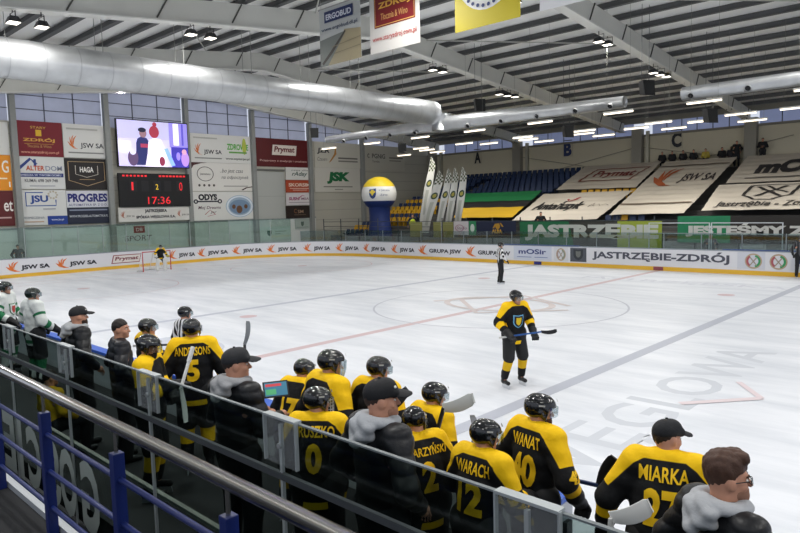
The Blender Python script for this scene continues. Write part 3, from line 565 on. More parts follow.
# ------------------------------------------------------------------ banners hanging from the roof
def hung(label, x0, z0, w, h, base, items, y=-2.0):
    o = panel('hanging_banner', label, Plane((x0, y, z0), (1, 0, 0), (0, 0, 1)), w, h, base, items, 'banner', None, .012)
    b = MB(); b.tube([(x0-.05, y, z0+h), (x0+w+.05, y, z0+h)], .025, 6); b.build('top_bar', mat('#9a9a98', .4, .5), o)
    b = MB()
    for x in (x0+.1, x0+w-.1): b.tube([(x, y, z0+h), (x, y, deck_z(y)-.05)], .008, 4)
    b.build('wire', mat('#8c8c88', .5), o); return o
hung('hanging banner with a dark navy name plate over a tan building picture', -6.95, 9.22, 2.36, 2.2, '#b3b6b4', [
    ('p', ([(0, 0), (1, 0), (1, .5), (.62, .55), (.2, .0)], [(0, 1, 2, 3, 4)]), '#9a8f72'), ('p', ([(0, 0), (.2, 0), (.66, .52), (0, .46)], [(0, 1, 2, 3)]), '#6f746f'), ('p', stroke([(.06, .04), (.3, .22), (.64, .52)], [.05, .06, .03]), '#3f3a33'), ('p', stroke([(.3, .3), (1, .36)], .012), '#7d735c'), ('p', stroke([(.35, .18), (1, .22)], .012), '#7d735c'),
    ('r', (.14, .74, .84, .93), '#24305c'), ('t', 'ERGOBUD', (.18, .78, .8, .88), '#cfd3dc', .03), ('t', 'www.ergobud.dl.pl', (.06, .58, .94, .66), '#33415f', .015)])
hung('hanging banner with a dark red winery square over a white strip', -4.1, 9.22, 2.45, 2.9, '#c4c1bc', [
    ('r', (.1, .3, .92, 1.0), '#6b1418'), ('p', stroke([(.12, .98), (.12, .32), (.9, .32), (.9, .98)], .012), '#c9a15a'), ('r', (.42, .68, .58, .84), '#e2b32a'), ('t', 'ZDRÓJ', (.19, .50, .83, .62), '#dba547', .03), ('t', 'Tłocznia & Wino', (.24, .38, .78, .46), '#b98a55'), ('t', 'www.staryzdroj.com.pl', (.06, .12, .94, .2), '#a8423f', .01)])
hung('yellow hanging banner with a blue and white round emblem', -.12, 9.22, 2.5, 2.9, '#d2c02c', [
    ('p', disc(.5, .6, .47, .43), '#e9e9e6'), ('p', disc(.5, .63, .37, .33), '#6f8fc4'), ('p', disc(.48, .52, .16, .14), '#5a4a86'), ('p', disc(.2, .62, .1, .09), '#c78a6a'), ('p', merge(*[disc(.5+.42*math.cos(t), .6+.385*math.sin(t), .024, .02) for t in np.linspace(PI*1.15, PI*1.85, 12)]), '#3c4a78')])
hung('white hanging banner with a blue curl at the top edge of the picture', 3.05, 9.22, 2.45, 2.9, '#e0e0e2', [('p', ring(.22, .28, .16, .12, .05), '#24408c'), ('p', stroke([(.35, .2), (.55, .32), (.8, .36)], .06), '#24408c')])
# ------------------------------------------------------------------ grandstand
def slope_z(y): return 1.5+.319*(y-18)
SLC = 1/math.hypot(1, .319)
ROWS = [18.6+.955*k for k in range(17)]
st = MB(); st.box((-29.2, 17.2, 0), (14, 18.3, .9))
for y in ROWS:
    st.box((-29.2, y-.30, 0), (14, y+.655, slope_z(y)-.62))
st = tag(st.build('grandstand_floor', mat('#4b4a48', .8)), kind='structure')
MB().box((-29.2, 17.1, 0), (14, 17.2, 1.35)).build('front_wall', mat('#8a8d8c', .7), st)
MB().box((-29.2, ROWS[-1]+.655, 0), (14, FY, slope_z(ROWS[-1])-.62)).build('top_landing', mat('#55534f', .8), st)
def seat_mesh():
    m = MB()
    m.prism([(-.22, -.2, .36), (.22, -.2, .36), (.2, .2, .34), (-.2, .2, .34)], [(-.23, -.22, .42), (.23, -.22, .42), (.21, .2, .40), (-.21, .2, .40)])
    m.prism([(-.22, .16, .38), (.22, .16, .38), (.22, .21, .38), (-.22, .21, .38)], [(-.2, .27, .74), (.2, .27, .74), (.2, .31, .74), (-.2, .31, .74)])
    m.box((-.17, -.05, 0), (-.13, .15, .36)); m.box((.13, -.05, 0), (.17, .15, .36)); return m
SEATB = seat_mesh().mesh('stadium_seat'); SEATB.materials.append(mat('#1c2e50', .5))
SEATY = seat_mesh().mesh('stadium_seat'); SEATY.materials.append(mat('#b98f1c', .5))
def seat(x, r, yellow, label, group):
    o = bpy.data.objects.new('stadium_seat', SEATY if yellow else SEATB); COL.objects.link(o); o.location = (x, ROWS[r], slope_z(ROWS[r])-.62)
    return tag(o, label, 'seat', group)
nseat = 0
for r in range(10, 17):
    for x in np.arange(-27.6, -14.5, .56):
        if -24.3 < x < -23.3 and r < 15: continue
        seat(x, r, False, 'navy blue seat in the upper rows of the far stand below letters A and B', 'navy seats in the upper rows')
for r in range(0, 10):
    for x in np.arange(-28.9, -25.9 if r < 3 else -23.6, .56):
        yel = r in (1, 3, 5, 6, 8)
        seat(x, r, yel, ('yellow' if yel else 'navy blue')+' seat in the lower rows beside the big inflatable ball', ('yellow' if yel else 'navy')+' seats behind the inflatable ball')
for x in np.arange(-11.2, -7.0, .56): seat(x, 9, True, 'yellow seat showing in the gap between the two long white sheets', 'yellow seats between the sheets')
for x in np.arange(-6.4, -4.0, .56): seat(x, 3, -5.7 < x < -4.9, ('yellow' if -5.7 < x < -4.9 else 'navy blue')+' seat at the lower right corner of the sheet with black cursive', 'seats at the sheet corner')
class Slope:
    """quad on the seat-top slope: corners (x,y) at bottom-left, bottom-right, top-right, top-left"""
    def __init__(s, bl, br, tr, tl): s.q = [Vector(c) for c in (bl, br, tr, tl)]
    def __call__(s, a, b, h=0):
        p = (s.q[0]*(1-a)+s.q[1]*a)*(1-b)+(s.q[3]*(1-a)+s.q[2]*a)*b
        rip = .016*math.sin(p.y*2*PI/.955)+.012*math.sin(p.x*3.1+p.y*1.7)
        return Vector((p.x, p.y-.3*(h+rip), slope_z(p.y)+.16+.95*(h+rip)))
def densify(geo, step=.035):
    bm = bmesh.new(); vs = [bm.verts.new((p[0], p[1], p[2] if len(p) > 2 else 0)) for p in geo[0]]
    for f in geo[1]:
        try: bm.faces.new([vs[i] for i in f])
        except ValueError: pass
    bmesh.ops.triangulate(bm, faces=bm.faces)
    for _ in range(4):
        e = [e for e in bm.edges if e.calc_length() > step]
        if not e: break
        bmesh.ops.subdivide_edges(bm, edges=e, cuts=1); bmesh.ops.triangulate(bm, faces=bm.faces)
    bm.verts.index_update(); r = ([tuple(v.co) for v in bm.verts], [tuple(v.index for v in f.verts) for f in bm.faces]); bm.free(); return r
def sheet(label, fn, base, items, name='draped_sheet'):
    n, m = 40, 110; v = []; f = []
    for side in (0, -.02):
        o = len(v); v += [fn(i/n, j/m, side) for j in range(m+1) for i in range(n+1)]
        q = [(o+j*(n+1)+i, o+j*(n+1)+i+1, o+(j+1)*(n+1)+i+1, o+(j+1)*(n+1)+i) for j in range(m) for i in range(n)]
        f += q if side == 0 else [t[::-1] for t in q]
    mb = MB(); mb.add(v, f); o = tag(mb.build(name, mat(base, .8, noise=.07, nscale=.9), None, True), label, 'banner')
    for i, it in enumerate(items):
        h = .035+.008*i
        if it[0] == 't':
            g = text_geo(it[1], it[4] if len(it) > 4 else .02, it[5] if len(it) > 5 else 0, .07); x0, y0, x1, y1 = it[2]
            flat(([(x0+(x1-x0)*a, y0+(y1-y0)*b) for a, b in g[0]], g[1]), fn, 'lettering', mat(it[3], .8), o, h)
        else: flat(densify(it[1]), fn, 'printed_block' if it[0] == 'r' else 'logo', mat(it[2], .8), o, h)
    return o
sheet('green, black and yellow striped cloth draped over seats behind the feather flags', Slope((-18.9, 21.0), (-13.45, 21.0), (-14.75, 27.2), (-22.6, 27.2)), '#1f1f1f', [('r', rect(0, .62, 1, 1), '#1d7a45'), ('r', rect(0, 0, 1, .36), '#cda51f')])
sheet('white sheet with slanted black cursive name and red tick above it', Slope((-13.1, 20.4), (-6.7, 20.6), (-6.9, 26.5), (-14.1, 26.4)), '#c3bbae', [('t', 'Antończyk', (.08, .28, .66, .64), '#22201f', .06, .25), ('p', stroke([(.4, .72), (.44, .62), (.52, .78)], .03), '#9c3a3c'), ('p', stroke([(.74, .4), (.77, .54), (.79, .42), (.83, .5), (.86, .42), (.9, .5), (.95, .44)], .012), '#6e6760')])
sheet('white sheet with outlined slanted red brown name, highest beside the navy seats', Slope((-13.6, 27.4), (-7.0, 27.2), (-7.8, 33.8), (-14.5, 33.8)), '#bfb7aa', [('p', stroke([(.18, .3), (.82, .3), (.92, .78), (.26, .78), (.18, .3)], .035), '#7d4a3c'), ('t', 'Prymat', (.3, .38, .82, .7), '#7a3a34', .03, .15)])
sheet('large white sheet with orange flame and black letters below sector letter C', Slope((-6.2, 21.4), (-1.5, 21.6), (-2.1, 33.6), (-7.4, 33.6)), '#c1b9ab', [('p', flame(.06, .46, .4, .36), '#a8572f'), ('t', 'JSW SA', (.5, .5, .97, .68), '#3a3230', .02), ('r', rect(.02, .86, .98, .885), '#6d5f50'), ('r', rect(.02, .14, .98, .165), '#6d5f50')])
sheet('white sheet with heavy black letters, highest at the right edge of the picture', Slope((-.9, 27.3), (9, 27.3), (9, 33.6), (-1.4, 33.6)), '#bbb3a6', [('t', 'mOSir', (.13, .26, .62, .76), '#262324', .06), ('r', rect(.1, .1, .62, .14), '#57514c')])
sheet('white sheet with black shield emblem over a slanted town name', Slope((-.6, 22.0), (9, 22.0), (9, 26.9), (-1.2, 26.9)), '#bfb7aa', [('p', stroke([(.21, .92), (.48, .92), (.45, .5), (.36, .36), (.26, .36), (.19, .52), (.21, .92)], .022), '#2b2826'), ('p', merge(stroke([(.25, .84), (.40, .46)], .025), stroke([(.41, .84), (.26, .48)], .025), stroke([(.3, .86), (.36, .7), (.43, .58)], .02)), '#2b2826'), ('t', 'Jastrzębie - Zdrój', (.06, .06, .62, .28), '#3a3633', .02, .25)])
for x, ch in ((-26.8, 'A'), (-16.7, 'B'), (-7.0, 'C')):
    c = '#20222a' if ch != 'B' else '#1f2f5e'
    o = tag(panel('sector_letter', 'dark capital letter %s painted high on the far wall' % ch, Plane((x-.5, FY-.03, 7.7), (1, 0, 0), (0, 0, 1)), 1.0, 1.35, '#b9b29d', [('t', ch, (.1, .06, .9, .94), c, .05), ('r', (.05, 1.06, .95, 1.12), '#5b574e')], 'sign', None, .02))
rl = empty('stand_railing', (0, 17.0, 0), 0, 'thin dark metal railing along the front of the far stand', 'railing')
r_ = MB()
for z in (1.75, 2.1, 2.5): r_.tube([(-30, 17.05, z), (14, 17.05, z)], .022, 6)
r_.xf(lambda p: p-Vector((0, 17.0, 0))).build('rail', mat('#4c5256', .5, .4), rl)
for x in np.arange(-30, 14.1, 2.2):
    MB().box((x-.025, .02, 0.0), (x+.025, .08, 2.75)).build('post', mat('#4c5256', .5, .4), rl)
def scarf(label, x0, x1, z0, z1, base, items, y=17.012): return panel('fan_banner', label, Plane((x0, y, z0), (1, 0, 0), (0, 0, 1)), x1-x0, z1-z0, base, items, 'banner', None, .015)
scarf('green to black long fan banner with white block letters on the stand railing', -10.2, -.95, .95, 2.46, '#1f6e45', [
    ('p', ([(.42, 0), (.72, 0), (.72, 1), (.38, 1)], [(0, 1, 2, 3)]), '#3a3a34'), ('r', (.72, 0, 1, 1), '#9cab3a'), ('t', 'JASTRZĘBIE', (.04, .2, .98, .9), '#c9cdc6', .06)])  # yellow-green block stands in for people in hi-vis clothes behind
scarf('green and black long fan banner beginning with letters JES at the right', -.1, 14, 1.3, 2.72, '#2a2622', [('r', (0, 0, .19, 1), '#218055'), ('t', 'JESTEŚMY Z', (.03, .22, .44, .74), '#cfcfca', .06), ('r', (.47, .5, .9, .56), '#3a3632')])
scarf('small navy banner with gold lion and letters between green banner and white sign', -13.7, -10.5, 1.55, 2.5, '#1d2440', [('t', 'ALBA', (.4, .14, .66, .42), '#cf9d2c', .05), ('p', merge(disc(.55, .64, .06, .2), stroke([(.44, .5), (.5, .8), (.62, .86), (.68, .6)], .04)), '#b98a2a')])
scarf('small white sign with pink script on the railing left of the navy banner', -15.7, -14.4, 1.55, 2.5, '#d6cfd0', [('p', ring(.4, .5, .3, .25, .05), '#b0748f'), ('t', 'Studio', (.2, .4, .9, .62), '#8d5f78', 0, .3)])
scarf('narrow green sign with white crest on the railing beside the pink script', -14.35, -13.75, 1.55, 2.5, '#2f8a5a', [('p', disc(.5, .5, .3, .3), '#d3ded6')])
for i, (x0, x1) in enumerate(((-19.9, -18.7), (-17.6, -16.9), (-16.7, -15.75))):
    scarf('faded yellow green mesh sheet tied to railing, %s of the three by the flags' % ('leftmost', 'middle', 'rightmost')[i], x0, x1, 1.35, 2.45, '#8f8d52', [('r', (.08, .1, .92, .14), '#a3a16a'), ('r', (.08, .84, .92, .88), '#a3a16a')])
for i, x in enumerate((3.0, 5.2)):
    scarf('small white framed %s sign below the black fan banner' % ('left hand' if i == 0 else 'right hand'), x, x+1.25, .98, 1.62, '#b9c0bf', [('p', stroke([(.08, .14), (.92, .14), (.92, .86), (.08, .86), (.08, .14)], .03), '#6f7776'), ('t', 'SPORT', (.2, .36, .8, .62), '#8b9392')], y=17.095)
for i, x in enumerate((-6.7, -4.6)):
    scarf('pale translucent board propped under the green fan banner, %s one' % ('left' if i == 0 else 'right'), x, x+1.5, .98, 1.5, '#93a7a0', [('r', (.05, .1, .95, .2), '#b0beb8')], y=17.095)
# feather flags
def feather(label, xb, zb, xt, zt, y, w, lean=0):
    o = empty('feather_flag', (xb, y, zb), 0, label, 'flag', 'feather flags by the far stand')
    P = []; n = 18; H = zt-zb
    for i in range(n+1):
        t = i/n; P.append(Vector(((xt-xb)*(t**1.25), 0, H*t)))
    MB().tube(P, [.03-.02*i/n for i in range(n+1)], 6).build('pole', mat('#d5d5d2', .4), o)
    def fn(a, b, h=0):
        i = .06+.94*b; c = Vector(((xt-xb)*(i**1.25), 0, H*i)); ww = w*min(1, (1-b)*7+.12)
        return c+Vector((ww*a, -.02-h+.05*math.sin(b*9+a*3), 0))
    v = []; f = []
    for s in (0, -.012):
        k = len(v); v += [fn(a/4, b/20, s) for b in range(21) for a in range(5)]; q = [(k+b*5+a, k+b*5+a+1, k+b*5+a+6, k+b*5+a+5) for b in range(20) for a in range(4)]; f += q if s == 0 else [t[::-1] for t in q]
    MB().add(v, f).build('cloth', mat('#cfcfc9', .7), o, True)
    ch = [rect(a/4, .78+b*.03, (a+1)/4, .81+b*.03) for b in range(7) for a in range(4) if (a+b) % 2 == 0]
    flat(densify(merge(*ch), .2), fn, 'checker_print', mat('#4b5235', .7), o, .006)
    flat(disc(.5, .6, .36, .055), fn, 'emblem', mat('#3c4a3c', .7), o, .006); flat(disc(.5, .6, .2, .03), fn, 'emblem', mat('#a39a4a', .7), o, .012)
    flat(densify(rect(.3, .12, .7, .5), .1), fn, 'printed_block', mat('#b0b2a8', .7), o, .005)
    return o
feather('tallest white feather flag leaning far left of the others', -21.3, 2.0, -19.9, 7.4, 19.6, .7)
feather('white feather flag with checkered tip, widest and leftmost of the front four', -20.0, 1.3, -18.0, 6.2, 18.2, .85)
feather('white feather flag with checkered tip, second of the front four', -18.5, 1.3, -17.1, 6.3, 18.2, .62)
feather('white feather flag with checkered tip, third of the front four', -17.6, 1.3, -16.5, 6.3, 18.2, .6)
feather('white feather flag with checkered tip, rightmost of the front four', -16.7, 1.3, -15.8, 6.35, 18.2, .62)
# inflatable ball
bl = empty('inflatable_ball', (-24.55, 18.42, 1.0), 0, 'large inflatable advertising ball, yellow over white over navy, beside the far stand', 'inflatable')
def lathe(prof, n=36):
    m = MB(); v = []; f = []
    for r, z in prof: v += [(r*math.cos(2*PI*k/n), r*math.sin(2*PI*k/n), z) for k in range(n)]
    for i in range(len(prof)-1):
        for k in range(n): f.append((i*n+k, i*n+(k+1) % n, (i+1)*n+(k+1) % n, (i+1)*n+k))
    return m.add(v, f)
BR, BZ = 1.42, 3.7
sph = lambda t0, t1, n=12: [(BR*math.cos(t), BZ+BR*.98*math.sin(t)) for t in np.linspace(t0, t1, n)]
lathe(sph(.42, PI/2-.001)).build('yellow_top', mat('#d8bd2a', .45), bl, True); lathe(sph(-.42, .42)).build('white_band', mat('#d9d9d6', .45), bl, True)
lathe([(1.0, 0), (1.02, .3), (.86, 1.3), (.84, 1.9)]+sph(-.9, -.42, 8)).build('navy_base', mat('#1d2f66', .5), bl, True)
bdir = Vector((.73, -.68, 0)).normalized(); bu = Vector((.68, .73, 0))
def onball(a, b, h=0):
    d = (bdir*1.0+bu*a+Vector((0, 0, b))).normalized(); return Vector((0, 0, BZ))+d*(BR+h)
flat(densify(shield(-.45, 0, .5, .62), .15), onball, 'crest', mat('#233a6e', .5), bl, .012); flat(densify(merge(shield(-.45, .06, .2, .36), stroke([(-.64, .14), (-.45, -.02), (-.26, .14)], .1)), .15), onball, 'crest_eagle', mat('#d2b93c', .5), bl, .02)
g = text_geo('w Jastrzębiu', .01, 0, .15); flat(([(-.05+.75*a, .12+.14*b) for a, b in g[0]], g[1]), onball, 'lettering', mat('#5a6484', .5), bl, .012)
g = text_geo('-Zdroju', .01, 0, .15); flat(([(.0+.5*a, -.16+.14*b) for a, b in g[0]], g[1]), onball, 'lettering', mat('#5a6484', .5), bl, .012)
# ------------------------------------------------------------------ goal
gr = empty('hockey_goal', (-26, 0, 0), 0, 'red hockey goal with white net in front of the end boards', 'goal')
m = MB(); m.tube([(0, -.915, 0), (0, -.915, 1.22), (0, .915, 1.22), (0, .915, 0)], .035, 10); m.build('goal_frame', mat('#b3343a', .4), gr, True)
m = MB(); m.tube([(0, -.915, .03), (-.6, -1.05, .03), (-1.1, -.7, .03), (-1.1, .7, .03), (-.6, 1.05, .03), (0, .915, .03)], .03, 8); m.tube([(-1.1, 0, .03), (-.55, 0, .9), (-.4, 0, 1.2), (0, 0, 1.22)], .025, 8); m.build('base_frame', mat('#d5d2d2', .4), gr, True)
nt_ = MB()
def netp(s, t):
    y = -1.0+2*s; zt = 1.22*t; d = -1.1*(1-.55*t)*(1-abs(y)**4*.5); return Vector((d if t < 1 else -.45, y*.93, zt))
for i in range(17): nt_.tube([netp(i/16, t/8) for t in range(9)]+[Vector((0, (-1+2*i/16)*.915, 1.22))], .007, 4, False)
for j in range(9): nt_.tube([Vector((0, -.915, 1.22*j/8))]+[netp(i/16, j/8) for i in range(17)]+[Vector((0, .915, 1.22*j/8))], .007, 4, False)
nt_.build('net', mat('#dedede', .7), gr)
# ------------------------------------------------------------------ benches: floor, glass partition, walkway and handrail
FLZ = .50
tag(MB().box((-12, -16.82, 0), (16, NEAR-.14, FLZ)).build('bench_floor', mat('#2a2a2c', .8, noise=.2, nscale=3)), kind='structure')
tag(MB().box((-14, -24, 1.28), (22, -17.82, 1.42)).build('walkway_floor', mat('#1c1d1f', .85)), kind='structure')
GY = -16.9
gp = empty('glass_partition', (0, GY, 0), 0, 'clear glass partition with grey clamps between the benches and the walkway', 'partition')
SEAM = [-8.49+1.873*i for i in range(14)]
for a, b in zip(SEAM[:-1], SEAM[1:]):
    MB().box((a+.012, -.008, .40), (b-.012, .008, 2.27)).build('pane', glassmat('#bfc9c7', .018), gp)
for x in SEAM:
    MB().box((x-.012, -.03, 0), (x+.012, -.008, 2.24)).build('seam_strip', mat('#aeb4b4', .35, .4), gp)
    MB().box((x-.17, -.034, 1.97), (x+.17, -.018, 2.285)).build('clamp_plate', frosted(), gp)
    cp = MB(); cp.box((x-.17, -.04, 2.275), (x+.17, .02, 2.29)); cp.box((x-.175, -.038, 1.97), (x-.165, -.012, 2.285)); cp.box((x+.165, -.038, 1.97), (x+.175, -.012, 2.285)); cp.build('clamp_edge', mat('#aab0b1', .4, .3), gp)
    bo = MB(); bo.tube([(x, -.045, 2.1), (x, -.03, 2.1)], .018, 10); bo.build('bolt', mat('#c9cbcc', .3, .8), gp)
MB().box((-8.6, -.04, 1.872), (15.7, -.012, 1.918)).build('middle_rail', mat('#3d4144', .5), gp)
MB().box((-8.6, -.012, 2.264), (15.7, .012, 2.274)).build('top_edge', mat('#6d7476', .4), gp)
MB().box((5.6, .03, 1.17), (10.0, .07, 1.20)).build('ledge', mat('#a8a69e', .5), gp)
MB().box((-8.6, -.05, .0), (15.7, .0, .12)).build('bottom_rail', mat('#b9bcbc', .5), gp)
MB().box((-8.6, -.02, .1), (15.7, .02, .36)).build('bottom_panel', mat('#3f4346', .5), gp)
mir = Plane((7.35, -.05, .40), (-1, 0, 0), (0, 0, 1))
GOS = mat('#a9b3ac', .5)
for ch, cx in zip('GOŚCIE', (6.98, 6.38, 5.93, 5.32, 4.85, 4.4)):
    x = 7.35-cx; w = .07 if ch == 'I' else .23
    put_text(ch, mir, (x-w, .0, x+w, .95 if ch == 'Ś' else .76), GOS, gp, -.0, .04, 0, 'guest_bench_letter')
put_text('SEKTOR GOŚCI', Plane((4.6, -.05, .2), (-1, 0, 0), (0, 0, 1)), (0, 0, 1.6, .12), GOS, gp, 0, .01, 0, 'small_lettering')
hr = empty('handrail', (0, -17.9, 1.42), 0, 'brushed steel handrail above blue guard rails along the walkway', 'railing')
STEEL = mat('#b5b4b1', .2, 1.0, 0, .03, 30)
def hx(p): return p-Vector((0, -17.9, 1.42))
MB().tube([(1, -17.9, 2.445), (15.5, -17.9, 2.445)], .036, 20).xf(hx).build('top_rail', STEEL, hr, True)
BLUE = mat('#10205a', .4)
for x in [8.88-1.16*i for i in range(-4, 6)]:
    MB().box((x-.032, -17.932, 1.42), (x+.032, -17.868, 2.29)).xf(hx).build('post', BLUE, hr, bevel=.004)
    MB().tube([(x, -17.9, 2.28), (x, -17.9, 2.42)], .012, 8).xf(hx).build('rail_support', STEEL, hr)
for z in (1.62, 1.88, 2.14): MB().tube([(1, -17.9, z), (15.5, -17.9, z)], .016, 10).xf(hx).build('guard_rail', BLUE, hr, True)
MB().box((1, -17.86, 1.40), (15.5, -17.81, 1.47)).xf(hx).build('walkway_edge', mat('#a9adb0', .5, .4), hr)
MB().box((1, -17.78, 1.30), (15.5, -17.75, 1.33)).xf(hx).build('walkway_trim', mat('#a9adb0', .5, .4), hr)
# ------------------------------------------------------------------ people: smooth bodies from blended limb volumes
V3 = lambda *a: np.array(a, float)
def rotx(a): c, s = math.cos(a), math.sin(a); return np.array([[1, 0, 0], [0, c, -s], [0, s, c]])
def rotz(a): c, s = math.cos(a), math.sin(a); return np.array([[c, -s, 0], [s, c, 0], [0, 0, 1]])
class Vol:
    """a block of space in which tapered limbs and ellipsoids are blended and then skinned with quads"""
    def __init__(s, lo, hi, h):
        s.lo = np.array(lo, float); s.h = h; s.n = np.ceil((np.array(hi)-s.lo)/h).astype(int)+1
        s.ax = [s.lo[i]+h*np.arange(s.n[i]) for i in range(3)]; s.d = np.full(s.n, 1.0, np.float32)
    def sub(s, lo, hi, pad):
        a = np.maximum(((np.array(lo)-pad-s.lo)/s.h).astype(int), 0); b = np.minimum(((np.array(hi)+pad-s.lo)/s.h).astype(int)+2, s.n)
        if (b <= a).any(): return None, None
        sl = tuple(slice(x, y) for x, y in zip(a, b)); return sl, np.meshgrid(*[s.ax[i][sl[i]] for i in range(3)], indexing='ij')
    def mix(s, sl, d, k, op):
        o = s.d[sl]; d = d.astype(np.float32)
        if op == 'u': h = np.maximum(k-np.abs(o-d), 0)/k; s.d[sl] = np.minimum(o, d)-h*h*k/4
        else: h = np.maximum(k-np.abs(o+d), 0)/k; s.d[sl] = np.maximum(o, -d)+h*h*k/4
    def cap(s, a, b, ra, rb=None, k=.03, op='u', fy=1.0):
        a = np.array(a, float); b = np.array(b, float); rb = ra if rb is None else rb; r = max(ra, rb)
        sl, g = s.sub(np.minimum(a, b)-r, np.maximum(a, b)+r, k+.03)
        if sl is None: return s
        P = [g[0]-a[0], (g[1]-a[1])/fy, g[2]-a[2]]; D = b-a; D = V3(D[0], D[1]/fy, D[2]); L = max(D@D, 1e-9)
        t = np.clip((P[0]*D[0]+P[1]*D[1]+P[2]*D[2])/L, 0, 1)
        d = np.sqrt((P[0]-t*D[0])**2+(P[1]-t*D[1])**2+(P[2]-t*D[2])**2)-(ra+(rb-ra)*t)
        s.mix(sl, d*(fy if fy < 1 else 1)**.5, k, op); return s
    def ell(s, c, r, R=None, k=.02, op='u'):
        c = np.array(c, float); r = np.array(r, float); m = r.max(); sl, g = s.sub(c-m, c+m, k+.03)
        if sl is None: return s
        P = np.stack([g[i]-c[i] for i in range(3)], -1)
        if R is not None: P = P @ np.array(R)
        k0 = np.sqrt(((P/r)**2).sum(-1)); k1 = np.sqrt(((P/r**2).astype(float)**2).sum(-1))+1e-9
        s.mix(sl, k0*(k0-1)/k1, k, op); return s
    def grid(s): return np.meshgrid(*s.ax, indexing='ij', sparse=True)
    def clip(s, fn): s.d = np.maximum(s.d, fn(*s.grid())).astype(np.float32); return s
    def disp(s, fn): s.d = (s.d+fn(*s.grid())).astype(np.float32); return s
    def skin(s):
        d = s.d; ins = d < 0; n = d.shape; cnt = np.zeros((n[0]-1, n[1]-1, n[2]-1), np.int8); C = [(i, j, k) for i in (0, 1) for j in (0, 1) for k in (0, 1)]
        for i, j, k in C: cnt += ins[i:n[0]-1+i, j:n[1]-1+j, k:n[2]-1+k]
        act = (cnt > 0) & (cnt < 8); I = np.argwhere(act); idm = np.full(act.shape, -1, np.int32); idm[act] = np.arange(len(I))
        cv = np.stack([d[I[:, 0]+i, I[:, 1]+j, I[:, 2]+k] for i, j, k in C], 1); acc = np.zeros((len(I), 3)); num = np.zeros(len(I))
        for a in range(8):
            for b in range(a+1, 8):
                if sum(x != y for x, y in zip(C[a], C[b])) != 1: continue
                va, vb = cv[:, a], cv[:, b]; m = (va < 0) != (vb < 0); t = np.where(m, va/np.where(m, va-vb, 1), 0)[:, None]
                acc += np.where(m[:, None], np.array(C[a])+t*(np.array(C[b])-np.array(C[a])), 0); num += m
        v = s.lo+s.h*(I+acc/num[:, None]); Q = []
        for ax in range(3):
            u, w = (ax+1) % 3, (ax+2) % 3
            A = ins; B = np.roll(ins, -1, ax); ch = A != B; sl = [slice(1, -1)]*3; sl[ax] = slice(0, -1); msk = np.zeros_like(ch); msk[tuple(sl)] = ch[tuple(sl)]
            E = np.argwhere(msk)
            if len(E) == 0: continue
            def cell(du, dw): e = E.copy(); e[:, u] -= du; e[:, w] -= dw; return idm[e[:, 0], e[:, 1], e[:, 2]]
            q = np.stack([cell(1, 1), cell(0, 1), cell(0, 0), cell(1, 0)], 1); fl = ~A[E[:, 0], E[:, 1], E[:, 2]]; q[fl] = q[fl][:, ::-1]; Q.append(q)
        return v, np.concatenate(Q)
def fast_mesh(name, v, q):
    me = bpy.data.meshes.new(name); n, m = len(v), len(q); me.vertices.add(n); me.vertices.foreach_set('co', np.asarray(v, np.float32).ravel())
    me.loops.add(m*4); me.loops.foreach_set('vertex_index', np.asarray(q, np.int32).ravel()); me.polygons.add(m)
    me.polygons.foreach_set('loop_start', np.arange(0, m*4, 4, dtype=np.int32)); me.polygons.foreach_set('use_smooth', np.ones(m, bool)); me.update(calc_edges=True); me.validate(); return me
SKIN = '#c08d74'
ARMS = {'down': ((.315, -.03, 1.17), (.33, .10, .93)), 'rest': ((.30, .05, 1.20), (.22, .33, 1.16)), 'pocket': ((.33, -.07, 1.19), (.23, .12, 1.0)), 'tablet': ((.29, .03, 1.18), (.13, .33, 1.16)),
        'stick': ((.31, -.02, 1.18), (.24, .25, 1.0)), 'hip': ((.34, -.02, 1.18), (.30, .18, .98)), 'goal': ((.34, .02, 1.18), (.40, .28, 1.02)), 'lap': ((.26, .02, 1.18), (.16, .26, 1.02)), 'lean': ((.34, .0, 1.17), (.42, .14, .93)), 'folded': ((.28, .04, 1.18), (.02, .27, 1.2))}
NUMF = 0
